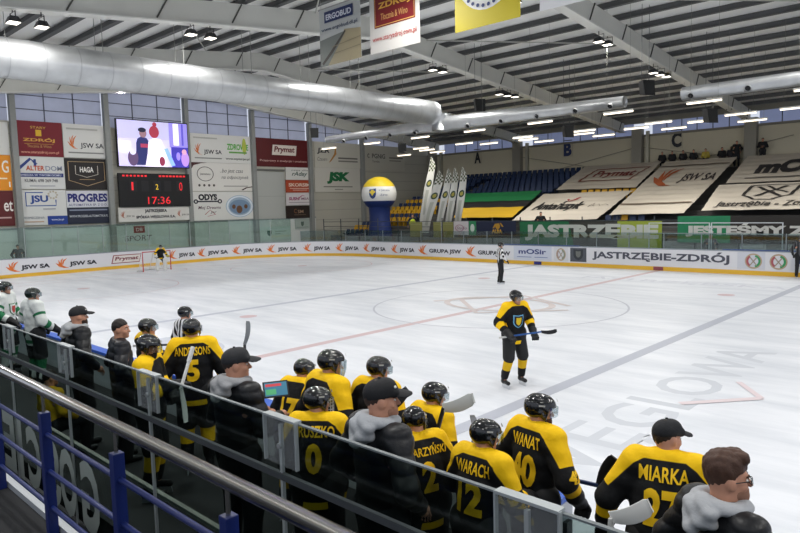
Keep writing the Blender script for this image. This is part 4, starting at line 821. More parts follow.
def person(name, label, head, torso, look, outfit, arms='down', lean=0., bow=0., floor=FLZ, pose='stand', h=.0125, group=None, cat='person', jersey=None, back=None, num=None, arm_num=None, headgear=None, hair=None, beard=None, face=True, skates=None, pads=False, hood=None, jacket='#17181b', trousers='#17181c', glove='#141416', crest=False, visor=None, glasses=False, sock=('#18181a', '#eebc10'), shell='#131417', skin=SKIN, wide=1.0, hi_vis=None, trim=None, yoke=True):
    """torso and look: bearing in degrees clockwise from the line of sight of the bench camera (0 = facing away from it)"""
    d = math.atan2(head[0]-CAM[0], head[1]-CAM[1]); skates = outfit == 'hockey' if skates is None else skates
    bt, bh = d+math.radians(torso), d+math.radians(look); rel = bh-bt; lean = math.radians(lean); bow = math.radians(bow)
    dz = -.44 if pose == 'sit' else 0.; piv = V3(0, 0, .95+dz); RL = rotx(-lean)
    HC = V3(0, .02, 1.64+dz); hl = RL @ (HC-piv)+piv; sk = .075 if skates else 0.
    s = (head[2]-floor)/(sk+hl[2]); Rz = rotz(-bt); off = Rz @ (hl*s); org = (head[0]-off[0], head[1]-off[1], floor+s*sk)
    root = empty(name, org, -bt, label, cat, group)
    RH = rotz(-rel) @ rotx(-bow); U = V3(0, 0, dz)
    def deform(v):
        v = np.asarray(v, float); w = np.clip((v[:, 2]-(.86+dz))/.2, 0, 1); w = (w*w*(3-2*w))[:, None]
        return ((v @ np.eye(3))*(1-w)+((v-piv) @ RL.T+piv)*w)*s
    HS = .94
    toH = lambda v: HS*np.asarray(v) @ RH.T+HC
    def part(nm, vol, m, headspace=False, pat=None, rigid=False, parent=None, warp=None):
        v, q = vol.skin(); v = warp(v) if warp else v; pv = pat(v) if pat else None
        if headspace: v = toH(v)
        me = fast_mesh(nm, v*s if rigid else deform(v), q)
        if pat: me.attributes.new('pat', 'FLOAT', 'POINT').data.foreach_set('value', np.asarray(pv, np.float32))
        me.materials.append(m); o = bpy.data.objects.new(nm, me); COL.objects.link(o); o.parent = parent or root; return o
    def small(nm, mb, m, headspace=True, parent=None):
        v = np.array(mb.v, float); v = deform(toH(v) if headspace else v); mb.v = [tuple(x) for x in v]; return mb.build(nm, m, parent or root, True)
    el, wr = ARMS[arms] if isinstance(arms, str) else arms
    SH = [V3(.176*sd*wide, -.005, 1.455 if outfit == 'hockey' else 1.44)+U for sd in (1, -1)]
    EL = [V3(el[0]*sd*wide, el[1], el[2])+U for sd in (1, -1)]; WR = [V3(wr[0]*sd, wr[1], wr[2])+U for sd in (1, -1)]
    if arms == 'folded': WR[1] = V3(.02, .24, 1.14)+U
    if pose == 'sit': HP = [V3(.10*sd, .0, .52) for sd in (1, -1)]; KN = [V3(.15*sd, .42, .52) for sd in (1, -1)]; AN = [V3(.14*sd, .40, .09) for sd in (1, -1)]
    elif pose == 'stride': HP = [V3(.10*sd, 0, .93) for sd in (1, -1)]; KN = [V3(.17, .10, .50), V3(-.16, .04, .50)]; AN = [V3(.19, -.03, .09), V3(-.20, -.08, .09)]
    elif pose == 'crouch': HP = [V3(.12*sd, -.06, .86) for sd in (1, -1)]; KN = [V3(.22*sd, .14, .48) for sd in (1, -1)]; AN = [V3(.26*sd, -.02, .09) for sd in (1, -1)]
    else: HP = [V3(.10*sd, 0, .93) for sd in (1, -1)]; KN = [V3(.115*sd, .03, .50) for sd in (1, -1)]; AN = [V3(.125*sd, -.02, .09) for sd in (1, -1)]
    # --- body: one continuous skin
    B = Vol((-.62, -.35, -.02), (.62, .62, 1.92+dz), h)
    B.cap(V3(0, 0, 1.0)+U, V3(0, 0, 1.36)+U, .13, .145, .05, fy=.7).cap(SH[0]*.9+U*.1, SH[1]*.9+U*.1, .065, .065, .06).cap(V3(0, -.005, 1.40)+U, V3(0, .0, 1.60)+U, .066, .058, .03)
    for i in (0, 1):
        B.cap(SH[i], EL[i], .052, .043, .03).cap(EL[i], WR[i], .043, .03, .02)
        B.cap(HP[i], KN[i], .085, .058, .05).cap(KN[i], AN[i], .056, .038, .03).cap(AN[i]+V3(0, -.02, -.04), AN[i]+V3(0, .10, -.05), .034, .028, .03)
        dr = (WR[i]-EL[i]); dr /= np.linalg.norm(dr)
        if glove is None:
            B.ell(WR[i]+dr*.06, (.036, .042, .042), None, .02)
    def hp(*a): return HS*(RH @ V3(*a))+HC
    def hE(c, r, k, op='u'): B.ell(hp(*c), tuple(HS*x for x in r), RH, k, op)
    hE((0, -.012, .018), (.077, .098, .106), .02); hE((0, .03, -.055), (.058, .064, .066), .03); hE((0, .078, -.098), (.027, .022, .024), .02)
    if face:
        B.cap(hp(0, .092, .005), hp(0, .114, -.036), .010*HS, .015*HS, .012).cap(hp(-.035, .082, .020), hp(.035, .082, .020), .013, .013, .016).cap(hp(-.016, .089, -.066), hp(.016, .089, -.066), .009, .009, .010)
        for sd in (1, -1): hE((sd*.079, -.005, -.012), (.014, .027, .036), .008); hE((sd*.032, .098, -.002), (.015, .010, .010), .012, 's'); hE((sd*.04, .065, -.035), (.024, .024, .022), .02)
    body = part('body', B, mat(skin, .55, spec=.3))
    if glove is None:                               # bare hands: five bent fingers joined to the palm of the same mesh
        fm = MB()
        for i, sd in ((0, 1), (1, -1)):
            dr = (WR[i]-EL[i]); dr /= np.linalg.norm(dr); side = np.cross(dr, V3(0, 0, 1)); side /= np.linalg.norm(side); dn = np.cross(dr, side); dn = dn if dn[2] < 0 else -dn
            P0 = WR[i]+dr*.085
            for j, L in enumerate((.07, .08, .074, .058)):
                a = P0+side*(j-1.5)*.019; b_ = a+dr*L*.6+dn*.008; c = b_+dr*L*.3+dn*L*.42
                fm.tube([a-dr*.03, a, b_, c], [.0095, .0095, .009, .007], 7)
            inn = -V3(sd, 0, 0); a = WR[i]+dr*.035+inn*.03; fm.tube([a-inn*.02, a, a+dr*.04+inn*.022, a+dr*.075+inn*.018+dn*.012], [.012, .012, .011, .008], 7)
        fv = deform(np.array(fm.v)); bm = bmesh.new(); bm.from_mesh(body.data); vs = [bm.verts.new(x) for x in fv]
        for q in fm.f: bm.faces.new([vs[k] for k in q]).smooth = True
        bm.to_mesh(body.data); bm.free()
    if face:
        mo = MB()
        for sd in (1, -1):
            e = MB(); e2 = MB(); eb = MB(); e.ell((sd*.032, .083, -.002), (.013, .010, .008)); e2.ell((sd*.032, .0915, -.002), (.006, .003, .006)); eb.tube([(sd*.016, .095, .020), (sd*.034, .094, .026), (sd*.05, .080, .020)], .005, 6)
            eo = small('eye', e, mat('#e6e0da', .3)); small('iris', e2, mat('#33241c', .3), parent=eo); small('eyebrow', eb, mat(hair or '#2a1f19', .8))
        mo.tube([(-.024, .090, -.066), (0, .098, -.065), (.024, .090, -.066)], [.003, .005, .003], 6)
        small('mouth', mo, mat('#9a5f55', .5))
    if beard:
        b = Vol((-.12, -.06, -.16), (.12, .15, .03), h*.85); b.ell((0, .035, -.062), (.064, .071, .066), None, .02).ell((0, .082, -.10), (.034, .028, .032), None, .02).ell((0, .1, -.03), (.03, .03, .018), None, .01, 's').clip(lambda x, y, z: z+.028-np.abs(x)*.5+0*y).clip(lambda x, y, z: (-.01-y)+0*z+0*x); part('beard', b, mat(beard, .9, noise=.2, nscale=60), True)
    if hair:
        q = Vol((-.13, -.16, -.13), (.13, .16, .19), h*.8); q.ell((0, -.013, .028), (.083, .104, .108), None, .02)
        if headgear is None and glasses: q.cap((-.035, .05, .112), (.035, .062, .116), .036, .034, .04).ell((0, -.02, .07), (.082, .1, .082), None, .03)
        q.clip(lambda x, y, z: np.where(y > .045, .045+(y-.045)*.25, np.where(y > -.02, -.02+(y+.02)*1.0, -.085))-z+0*x); q.disp(lambda x, y, z: .0035*np.sin(x*140+y*40)*np.sin(z*60+y*90)); part('hair', q, mat(hair, .6, noise=.35, nscale=45, bump=.3), True)
    # --- clothes
    cloth = Vol((-.66, -.40, .40), (.66, .66, 1.66+dz) if dz == 0 else (.66, .66, 1.66+dz), h)
    pad = outfit == 'hockey'
    if outfit in ('hockey', 'ref'):
        tr = 1.0 if pad else .82; hem = (.72 if pad else .90)+dz
        cloth.cap(V3(0, 0, .82)+U, V3(0, -.0, 1.28)+U, .195*tr*wide, .208*tr*wide, .05, fy=.72).cap(SH[0]+V3(-.02, 0, .0), SH[1]+V3(.02, 0, .0), .098*tr, .098*tr, .07).cap(V3(-.05, -.015, 1.50)+U, V3(.05, -.015, 1.50)+U, .066, .066, .06)
        for i in (0, 1): cloth.cap(SH[i], EL[i], .104*tr, .088*tr, .05).cap(EL[i], WR[i]-(WR[i]-EL[i])*.12, .086*tr, .066*tr, .03)
        cloth.clip(lambda x, y, z: hem-z+0*x+0*y)
        cloth.disp(lambda x, y, z: .0045*np.sin(z*38+x*21+2*np.sin(y*13))*np.sin(x*17-z*9+y*11))
        def jp(v):
            p = v-U; ft = p[:, 2]-(1.502-.62*np.maximum(0, np.abs(p[:, 0])-.12*wide)); ft = ft if yoke else ft*0-9; out = ft.copy(); dmin = np.abs(p[:, 0])*0+9.
            for i in (0, 1):
                A, Bq, Cq = SH[i]-U, EL[i]-U, WR[i]-U
                for a, b, base in ((A, Bq, 0.), (Bq, Cq, 1.)):
                    D = b-a; t = np.clip((p-a) @ D/(D @ D), 0, 1); r = p-a-t[:, None]*D; dist = np.linalg.norm(r, axis=1)
                    up = V3((1, -1)[i]*.75, -.05, .65); up = up-D*(up @ D)/(D @ D); up /= np.linalg.norm(up); T = base+t
                    if base == 0: f = np.minimum(r @ up-(.012+.05*t), .10-np.maximum(0, t-.60)*.8)
                    else: f = .05-np.abs(t-.42)*.26 if t is not None else 0; 
                    if base == 1: f = np.minimum(.045-np.abs(t-.30)*.27, 9)
                    if base == 0 and not yoke: f = .022-np.abs(t-.55)*.27
                    m = (dist < .125) & (dist < dmin) & ((np.abs(p[:, 0]) > .16*wide) | (p[:, 1] > .13)); out = np.where(m, np.maximum(f, np.where(T < .3, ft, -9)), out); dmin = np.where(m, dist, dmin)
            hemb = np.where(dmin > 1, .032-np.abs(p[:, 2]-.80), -9); return np.maximum(out, hemb)
        def stripes(v): return np.sin((v[:, 0]+.02)*2*PI/.105)*.02
        co = part('jersey', cloth, patmat(*(jersey or (('#121315', '#f4c40c') if pad else ('#e2e2e2', '#17181a')))), pat=jp if pad else stripes)
    else:
        puff = outfit == 'puffer'; tr = .9 if puff else .86; hem = (.80 if puff else .86)+dz
        cloth.cap(V3(0, 0, .86)+U, V3(0, -.005, 1.30)+U, .195*tr*wide, .205*tr*wide, .05, fy=.74).cap(SH[0], SH[1], .088*tr, .088*tr, .06).cap(V3(-.05, -.015, 1.462)+U, V3(.05, -.015, 1.462)+U, .066, .066, .05)
        for i in (0, 1): cloth.cap(SH[i], EL[i], .09*tr, .078*tr, .05).cap(EL[i], WR[i]-(WR[i]-EL[i])*.08, .078*tr, .058*tr, .03)
        cloth.clip(lambda x, y, z: hem-z+0*x+0*y)
        if puff: cloth.disp(lambda x, y, z: -.011*np.sqrt(np.abs(np.sin((z-dz)*PI/.092+.6*np.sin(x*5)*.4)))+.006+.003*np.sin(x*31+y*27+z*14))
        else: cloth.disp(lambda x, y, z: .004*np.sin(z*33+x*24)*np.sin(x*15+y*12))
        co = part('jacket', cloth, mat(jacket, .42 if puff else .7, bump=.25, nscale=22, spec=.35))
        if hi_vis:
            hv = Vol((-.4, -.3, .75+dz), (.4, .3, 1.6+dz), h); hv.cap(V3(0, 0, .9)+U, V3(0, -.005, 1.30)+U, .205*tr, .213*tr, .05, fy=.76).cap(SH[0]*.8+U*.2, SH[1]*.8+U*.2, .095, .095, .05).clip(lambda x, y, z: .84+dz-z+0*x+0*y); part('vest', hv, mat(hi_vis, .6))
    if hood:
        q = Vol((-.26, -.30, 1.30+dz), (.26, .20, 1.66+dz), h*.85); R_ = [V3(.102*math.sin(t), -.01-.102*math.cos(t), 1.535-.035*(1-math.cos(t))*.5)+U for t in np.linspace(-2.75, 2.75, 16)]
        for a, b in zip(R_[:-1], R_[1:]): q.cap(a, b, .034, .034, .02)
        q.ell(V3(0, -.13, 1.475)+U, (.10, .052, .08), rotx(.3), .03).cap(V3(-.075, -.14, 1.50)+U, V3(0, -.185, 1.42)+U, .032, .03, .02).cap(V3(.075, -.14, 1.50)+U, V3(0, -.185, 1.42)+U, .032, .03, .02)
        q.disp(lambda x, y, z: .005*np.sin(z*75+4*np.sin(x*14))); part('hood', q, mat(hood, .85, bump=.3, nscale=30))
    tz = Vol((-.36, -.32, -.06), (.36, .62, 1.12+dz), h*1.3)
    if pad:
        tz.cap(HP[0]+V3(0, 0, .03), HP[1]+V3(0, 0, .03), .155, .155, .06, fy=.85)
        for i in (0, 1): tz.cap(HP[i], KN[i]+V3(0, 0, .03), .128, .112, .04)
        part('hockey_pants', tz, mat('#17181a' if trim is None else trim, .65), rigid=True)
        for i in (0, 1):
            q = Vol(np.minimum(KN[i], AN[i])-.15, np.maximum(KN[i], AN[i])+.15, h*1.2); q.cap(KN[i]+V3(0, .01, .01), AN[i]+V3(0, 0, .05), .092, .070, .02)
            sp = lambda v, i=i: .075-np.abs((v-KN[i]) @ (AN[i]-KN[i])/((AN[i]-KN[i]) @ (AN[i]-KN[i]))-.30)*.35
            part('sock', q, patmat(*sock), pat=sp, rigid=True)
    else:
        tz.cap(HP[0]+V3(0, 0, .02), HP[1]+V3(0, 0, .02), .125, .125, .06, fy=.85)
        for i in (0, 1): tz.cap(HP[i], KN[i], .105, .080, .04).cap(KN[i], AN[i]-V3(0, 0, .02), .078, .066, .03)
        part('trousers', tz, mat(trousers, .75), rigid=True)
    for i in (0, 1):
        q = Vol(AN[i]-V3(.12, .16, .17), AN[i]+V3(.12, .28, .24), h)
        q.cap(AN[i]+V3(0, -.01, .13 if skates else .03), AN[i]+V3(0, -.03, -.04), .06 if skates else .048, .05, .02).cap(AN[i]+V3(0, -.05, -.045), AN[i]+V3(0, .14, -.055), .042, .038, .03)
        sh = part('skate' if skates else 'shoe', q, mat('#141416', .4), rigid=True)
        if skates:
            a = AN[i]*s; m = MB(); m.prism([(a[0]-.004, a[1]-.10*s, a[2]-.163*s), (a[0]+.004, a[1]-.10*s, a[2]-.163*s), (a[0]+.004, a[1]+.17*s, a[2]-.163*s), (a[0]-.004, a[1]+.17*s, a[2]-.163*s)], [(a[0]-.012, a[1]-.08*s, a[2]-.08*s), (a[0]+.012, a[1]-.08*s, a[2]-.08*s), (a[0]+.012, a[1]+.15*s, a[2]-.08*s), (a[0]-.012, a[1]+.15*s, a[2]-.08*s)]); m.build('blade', mat('#d3d5d8', .3, .6), sh)
    if glove:
        for i, sd in ((0, 1), (1, -1)):
            dr = (WR[i]-EL[i]); dr /= np.linalg.norm(dr); q = Vol(WR[i]-.22, WR[i]+.22, h); k = 1.25 if pad else .85
            side = np.cross(dr, V3(0, 0, 1)); side /= np.linalg.norm(side); dn = np.cross(dr, side); dn = dn if dn[2] < 0 else -dn
            q.cap(WR[i]-dr*.06, WR[i]+dr*.01, .062*k, .05*k, .02).ell(WR[i]+dr*.07, (.05*k, .05*k, .045*k), None, .03)
            for j in range(4): a = WR[i]+dr*.10+side*(j-1.5)*.027*k; q.cap(a, a+dr*.05*k+dn*.012, .016*k, .016*k, .006).cap(a+dr*.05*k+dn*.012, a+dr*.06*k+dn*.055*k, .016*k, .014*k, .006)
            inn = -V3(sd, 0, 0)*.9; q.cap(WR[i]+dr*.04, WR[i]+dr*.09+inn*.055*k, .019*k, .016*k, .015); part('glove', q, mat(glove, .6))
    # --- head gear
    if headgear == 'helmet':
        q = Vol((-.16, -.19, -.14), (.16, .19, .19), h*.72)
        q.ell((0, .012, .034), (.107, .126, .112), None, .02).ell((0, -.028, .040), (.112, .116, .112), None, .012)
        for sd in (1, -1):
            q.cap((sd*.035, -.06, .158), (sd*.03, .06, .156), .010, .008, .012, 's').cap((sd*.082, -.03, .115), (sd*.072, .07, .112), .008, .007, .010, 's').cap((sd*.113, .02, .06), (sd*.105, .07, .06), .007, .007, .01, 's')
        q.clip(lambda x, y, z: np.where(y > .06, .040, np.where(y > -.03, .040-(.06-y)*.95, -.052+0*y))-z+0*x)
        for sd in (1, -1): q.cap((sd*.098, -.02, .0), (sd*.09, .02, -.05), .022, .014, .02).cap((sd*.098, .045, .02), (sd*.088, .03, -.045), .013, .012, .015)
        hm = part('helmet', q, mat(shell, .16, spec=.5, coat=.4), True)
        st_ = MB(); st_.tube([(.09, .02, -.05), (.068, .06, -.105), (0, .088, -.128), (-.068, .06, -.105), (-.09, .02, -.05)], .006, 6); small('chin_strap', st_, mat('#2b2b2d', .6), parent=hm)
        lg = MB(); lg.add([(-.016, .1405, .085), (.016, .1405, .085), (.012, .131, .112), (-.012, .131, .112)], [(0, 1, 2, 3)]); lg.v = [(a, b+.006, c) for a, b, c in lg.v]; small('helmet_logo', lg, mat('#c9c9c4', .4), parent=hm)
        for sd in (1, -1):
            lg = MB(); lg.add([(sd*.1145, -.04, .058), (sd*.1145, .015, .058), (sd*.1145, .015, .072), (sd*.1145, -.04, .072)], [(0, 1, 2, 3)]); small('helmet_logo', lg, mat('#b9b9b4', .4), parent=hm)
        zl = -.125 if visor == 'full' else -.030
        vs = MB(); A = np.linspace(-1.25, 1.25, 15); v = []; rv = .128
        for k_, rr in ((0, rv), (1, rv-.003)):
            for z in (.045, (zl+.045)/2, zl): v += [(rr*.95*math.sin(a), .012+rr*1.12*math.cos(a)-(.018 if (visor == 'full' and z == zl) else 0), z-.012*abs(math.sin(a))**3*(z < 0)) for a in A]
        n = 15; f = []
        for k_ in (0, 45):
            for r in (0, 1): f += [(k_+r*n+i, k_+r*n+i+1, k_+(r+1)*n+i+1, k_+(r+1)*n+i) for i in range(n-1)]
        vs.add(v, f); small('visor', vs, glassmat('#e3e8ea', .10), parent=hm)
        if visor == 'cage':
            cg = MB()
            for a in np.linspace(-1.1, 1.1, 9): cg.tube([(.122*math.sin(a), .015+.14*math.cos(a), z) for z in (.04, -.04, -.115)], .0025, 5)
            for z in np.linspace(.03, -.115, 6): cg.tube([(.122*math.sin(a), .015+.14*math.cos(a), z) for a in np.linspace(-1.2, 1.2, 11)], .0025, 5)
            small('face_cage', cg, mat('#c9cbce', .3, .7), parent=hm)
    elif headgear == 'cap':
        q = Vol((-.14, -.16, -.05), (.14, .27, .19), h*.72); q.ell((0, -.010, .040), (.089, .110, .096), None, .02).ell((0, .045, .075), (.068, .055, .055), None, .04).clip(lambda x, y, z: (.022 if True else 0)-.10*np.minimum(y, 0)*0-z+.16*np.minimum(y, .0)+0*x)
        q.cap((-.045, .085, .046), (.045, .085, .046), .03, .03, .02)
        br_ = Vol((-.13, .0, -.04), (.13, .28, .12), h*.6); br_.ell((0, .118, .046), (.078, .092, .012), rotx(-.20), .01)
        cp = part('cap', q, mat(shell, .75, bump=.15, nscale=50), True); part('brim', br_, mat(shell, .7), True, parent=cp, warp=lambda v: v-np.stack([v[:, 0]*0, v[:, 0]*0, 4.2*v[:, 0]**2], 1))
        bb = MB(); bb.ell((0, -.01, .141), (.012, .012, .006)); small('button', bb, mat(shell, .7), parent=cp)
        if trim: lg = MB(); lg.ell((.045, .085, .085), (.02, .012, .010)); small('cap_logo', lg, mat(trim, .6), parent=cp)
    elif headgear == 'beanie':
        q = Vol((-.14, -.16, -.05), (.14, .16, .19), h*.8); q.ell((0, -.01, .04), (.09, .11, .105), None, .02).clip(lambda x, y, z: .02+.2*np.minimum(y, .04)-z+0*x); part('knit_hat', q, mat(shell, .9), True)
    if glasses:
        gm = MB()
        for sd in (1, -1):
            gm.tube([(sd*.034+.026*math.cos(t), .112-.012*abs(math.cos(t)), -.004+.022*math.sin(t)) for t in np.linspace(0, 2*PI, 17)], .0028, 6, False); gm.tube([(sd*.06, .100, .004), (sd*.082, .04, .004), (sd*.083, -.005, -.004)], .0028, 6)
        gm.tube([(-.009, .114, .0), (.009, .114, .0)], .0028, 6); fr_ = small('spectacles', gm, mat('#2a2a2c', .3, .3))
        for sd in (1, -1): lm = MB(); lm.ell((sd*.034, .109, -.004), (.024, .0015, .020)); small('lens', lm, glassmat('#f0f4f5', .12), parent=fr_)
    # --- lettering on the jersey, laid onto the cloth
    if back or num or crest or arm_num:
        me = co.data; un = cloth.skin(); bv = BVHTree.FromPolygons([tuple(x) for x in un[0]], [tuple(int(k) for k in q) for q in un[1]])
        def lay(geo, box, c, d_, nm, off):
            x0, y0, x1, y1 = box; v = []
            for p in geo[0]:
                a, z = x0+(x1-x0)*p[0], y0+(y1-y0)*p[1]+dz
                o = {'b': (a, -.6, z), 'f': (-a, .7, z), 'r': (.7, a, z)}[d_]; dv = {'b': (0, 1, 0), 'f': (0, -1, 0), 'r': (-1, 0, 0)}[d_]
                hit = bv.ray_cast(Vector(o), Vector(dv))[0]; y = (Vector(hit) if hit else Vector(o)+Vector(dv)*.4)-Vector(dv)*off; v.append(tuple(y))
            mb = MB(); mb.add(deform(np.array(v)), geo[1]); mb.build(nm, mat(c, .7), co)
        YEL = '#f4c40c' if jersey is None else '#1d6b3c'
        if back: lay(text_geo(back, .02, 0, .09), (-.2+.02*max(0, 8-len(back)), 1.365, .2-.02*max(0, 8-len(back)), 1.463), YEL, 'b', 'name_lettering', .007)
        if num: w = .10 if len(num) == 1 else .17; lay(text_geo(num, .045, 0, .09), (-w*.72, 1.06, w*.72, 1.32), YEL, 'b', 'number', .007)
        if arm_num: lay(text_geo(arm_num, .05, 0, .12), (-.075, 1.185, .045, 1.275), '#f4c40c', 'r', 'sleeve_number', .007)
        if crest:
            c1, c2, c3 = crest
            lay(densify(shield(.5, .5, 1, 1), .12), (-.105, 1.10, .105, 1.34), c1, 'f', 'crest', .006); lay(densify(shield(.5, .5, .84, .86), .12), (-.105, 1.10, .105, 1.34), c2, 'f', 'crest', .010); lay(densify(shield(.5, .5, .5, .6), .12), (-.105, 1.10, .105, 1.34), c3, 'f', 'crest', .014)
    if pads:
        for i, sd in ((0, 1), (1, -1)):
            q = Vol((-.5, -.2, -.1), (.5, .5, .85), h); k = KN[i]; a = AN[i]
            q.cap(k+V3(0, .10, .22), a+V3(0, .10, -.02), .13, .13, .03, fy=.55).cap(a+V3(0, .12, -.03), a+V3(0, .22, -.06), .10, .09, .04); part('leg_pad', q, mat('#d9d9d6', .5), rigid=True)
            wv = WR[i]; q = Vol(wv-.3, wv+.3, h); q.ell(wv+V3(0, .08, 0), (.14, .06, .19) if i == 0 else (.14, .08, .14), None, .02); part('blocker' if i == 0 else 'catch_glove', q, mat('#cfcfcb' if i == 0 else '#b9a94a', .6))
    return root
def stick(label, p0, p1, blade, shaft='#1d2026', tape='#16171a', w=.03, h_=.022, blade_len=.30, blade_h=.07, cat='hockey stick', goalie=False):
    """hockey stick: shaft from the butt p0 to the heel p1, blade curving away along the blade direction"""
    p0, p1 = Vector(p0), Vector(p1); o = empty('hockey_stick', p1, 0, label, cat); L = lambda p: Vector(p)-p1
    MB().bar(L(p0), L(p1), h_, w).build('shaft', mat(shaft, .4), o, bevel=.004)
    b = Vector(blade).normalized(); d = (p1-p0).normalized(); nrm = d.cross(b).normalized(); up = (-d+b*(d @ b)).normalized()
    m = MB(); n = 10; v = []
    for i in range(n+1):
        t = i/n; c = L(p1)+b*blade_len*t+nrm*(.05*t*t)+up*(.02*math.sin(t*PI)); hh = blade_h*(.75+.35*math.sin(min(1, t*1.2)*PI*.6))*(1 if t < .93 else .7)
        for a_, n_ in ((-.5, -.006), (.5, -.006), (.5, .006), (-.5, .006)): v.append(c+up*hh*a_+nrm*n_)
    f = [(0, 1, 2, 3), tuple(range(n*4, n*4+4))[::-1]]
    for i in range(n):
        for k in range(4): f.append((i*4+k, i*4+(k+1) % 4, (i+1)*4+(k+1) % 4, (i+1)*4+k))
    m.add(v, f).build('blade', mat(tape, .6), o, True, .003)
    g = MB(); e = L(p0); g.bar(e, e+(L(p1)-e).normalized()*.16, h_*1.25, w*1.2); g.build('butt_tape', mat('#d9d9d6' if tape != '#d9d9d6' else '#222222', .7), o); return o
# ------------------------------------------------------------------ the people
HP_ = dict(outfit='hockey', headgear='helmet', name='hockey_player', cat='person', group='players in black and yellow at the bench')
def P(label, head, torso, look, **k):
    a = dict(k); nm = a.pop('name', 'person'); of = a.pop('outfit'); return person(nm, label, head, torso, look, of, **a)
P('person with swept brown hair and round glasses in black puffer jacket with grey hood', (12.65, -15.9, 2.21), 48, 72, outfit='puffer', name='team_staff', hair='#4a3226', hood='#a9abae', glasses=True, arms='pocket', h=.0095, glove=None, beard='#946c58')
P('hockey goalkeeper in black cap and yellow-shouldered jersey beside the open bench door', (12.07, -15.2, 2.09), 6, 52, outfit='hockey', name='hockey_player', headgear='cap', shell='#17191d', back='MIARKA', num='27', arms='lean', lean=10, hair='#2a1f19', skates=True, wide=1.12, group='players in black and yellow at the bench')
P('hockey player with number 40 and yellow sleeve, standing nearest the open bench door', (11.12, -15.2, 2.08), 42, 78, back='WANAT', num='40', arms='hip', arm_num='42', lean=6, beard='#4a3428', h=.011, **HP_)
P('hockey player with yellow sleeve and number 12, in front of the glass clamp', (11.02, -15.75, 2.01), 38, 68, back='WARACH', num='12', arms='rest', arm_num='92', lean=8, h=.011, **HP_)
P('helmeted hockey player with bowed head and large number 2 on the back', (10.35, -15.75, 1.97), -28, 22, back='STARZYŃSKI', num='2', arms='stick', lean=12, bow=18, h=.0115, **HP_)
P('hockey player half hidden by the grey stick blade, behind the one with bowed head', (10.08, -15.2, 2.0), 48, 72, arms='stick', lean=8, **HP_)
P('coach in white-marked black cap and puffer jacket with light grey hood, beside number 0', (10.57, -16.32, 2.33), 52, 84, outfit='puffer', name='coach', headgear='cap', shell='#17181b', trim='#d5d5d2', hood='#9fa2a6', hair='#3a2a22', arms='pocket', h=.0105, glove=None, beard='#a0755f')
P('hockey player behind the cap of the coach in the light grey hood', (9.3, -15.1, 2.09), 35, 72, arms='stick', lean=8, **HP_)
P('hockey player with clear full face shield looking right', (9.08, -15.5, 2.19), 55, 82, arms='stick', lean=6, visor='full', **HP_)
P('hockey player with wire face cage and number 0 on the back, beside a glass clamp', (9.61, -16.1, 2.07), 14, 66, back='PRUSZKO', num='0', arms='rest', lean=8, visor='cage', h=.011, **HP_)
P('hockey player leaning forward in front of the coach holding the tablet', (8.41, -15.3, 1.98), 40, 58, arms='rest', lean=20, num='17', **HP_)
P('coach in dark grey cap and black jacket holding a tablet', (8.83, -16.35, 2.32), 52, 88, outfit='puffer', name='coach', headgear='cap', shell='#26272a', hood='#8f9092', hair='#2a211c', arms='tablet', h=.0105, glove=None)
P('hockey player with number 5 on the back, seen square from behind', (6.54, -15.5, 2.23), 4, 14, back='ANDERSONS', num='5', arms='down', wide=1.05, **HP_)
P('hockey player turned to the right behind the bearded one', (5.17, -15.4, 2.09), 70, 100, arms='rest', **HP_)
P('hockey player with dark beard looking down to the right, in front of another yellow shoulder', (6.88, -16.2, 2.19), 108, 122, arms='folded', bow=12, beard='#241a15', **HP_)
P('bare-headed person with short dark hair in a dark jacket at the bench', (5.49, -15.9, 2.19), 80, 112, outfit='puffer', name='team_staff', hair='#241c18', jacket='#15171d', arms='pocket', glove=None)
P('bearded coach in black cap and black jacket with pale hood at the left', (4.40, -16.0, 2.26), 70, 84, outfit='puffer', name='coach', headgear='cap', shell='#202124', hood='#a5a8aa', beard='#3b2c24', arms='pocket', glove=None, trim='#c9c9c4')
P('small person in a yellow shirt sitting low behind the glass', (4.75, -16.52, 1.57), 60, 80, outfit='jacket', jacket='#dcb01a', pose='sit', hair='#2a211c', arms='lap', glove=None)
GR = dict(outfit='hockey', headgear='helmet', name='hockey_player', jersey=('#d8dcd8', '#27724a'), sock=('#d8dcd8', '#27724a'), shell='#1a2420', yoke=False, arms='stick', group='opposing players in white and green')
P('opposing hockey player in white and green jersey, right one of two at the left edge', (.65, -15.4, 2.2), 62, 84, **GR)
P('opposing hockey player in white and green jersey with round crest, cut by the left edge', (-.97, -15.4, 2.22), 120, 118, crest=('#27724a', '#e0e2dd', '#b03a34'), **GR)
P('linesman in black and white striped shirt on the ice behind the bench players', (2.44, -13.4, 1.75), 60, 70, outfit='ref', name='referee', headgear='helmet', floor=0, skates=True, h=.016, arms='hip')
P('referee in striped shirt with red armbands standing alone near the far blue line', (-3.57, 5.33, 1.76), 70, 110, outfit='ref', name='referee', headgear='helmet', floor=0, skates=True, h=.018, arms='hip')
P('official in black at the far boards, cut by the right edge of the picture', (6.5, 13.7, 1.74), 170, 190, outfit='ref', name='referee', jersey=('#55575a', '#1b1c1f'), headgear='helmet', floor=0, skates=True, h=.022, arms='hip')
P('hockey player in black and yellow skating alone on the ice with a stick', (6.53, -8.62, 1.80), 150, 128, outfit='hockey', name='hockey_player', headgear='helmet', floor=0, arms=((.33, -.02, 1.18), (.26, .26, 1.02)), pose='stride', crest=('#6fb0d8', '#1a1b20', '#d8b81e'), lean=6, sock=('#18181a', '#d8ae18'), h=.012)
P('goalkeeper in yellow and black crouching in the goal with white leg pads', (-25.5, .05, 1.52), 165, 160, outfit='hockey', name='goalkeeper', headgear='helmet', visor='cage', floor=0, arms='goal', pose='crouch', lean=18, pads=True, h=.02)
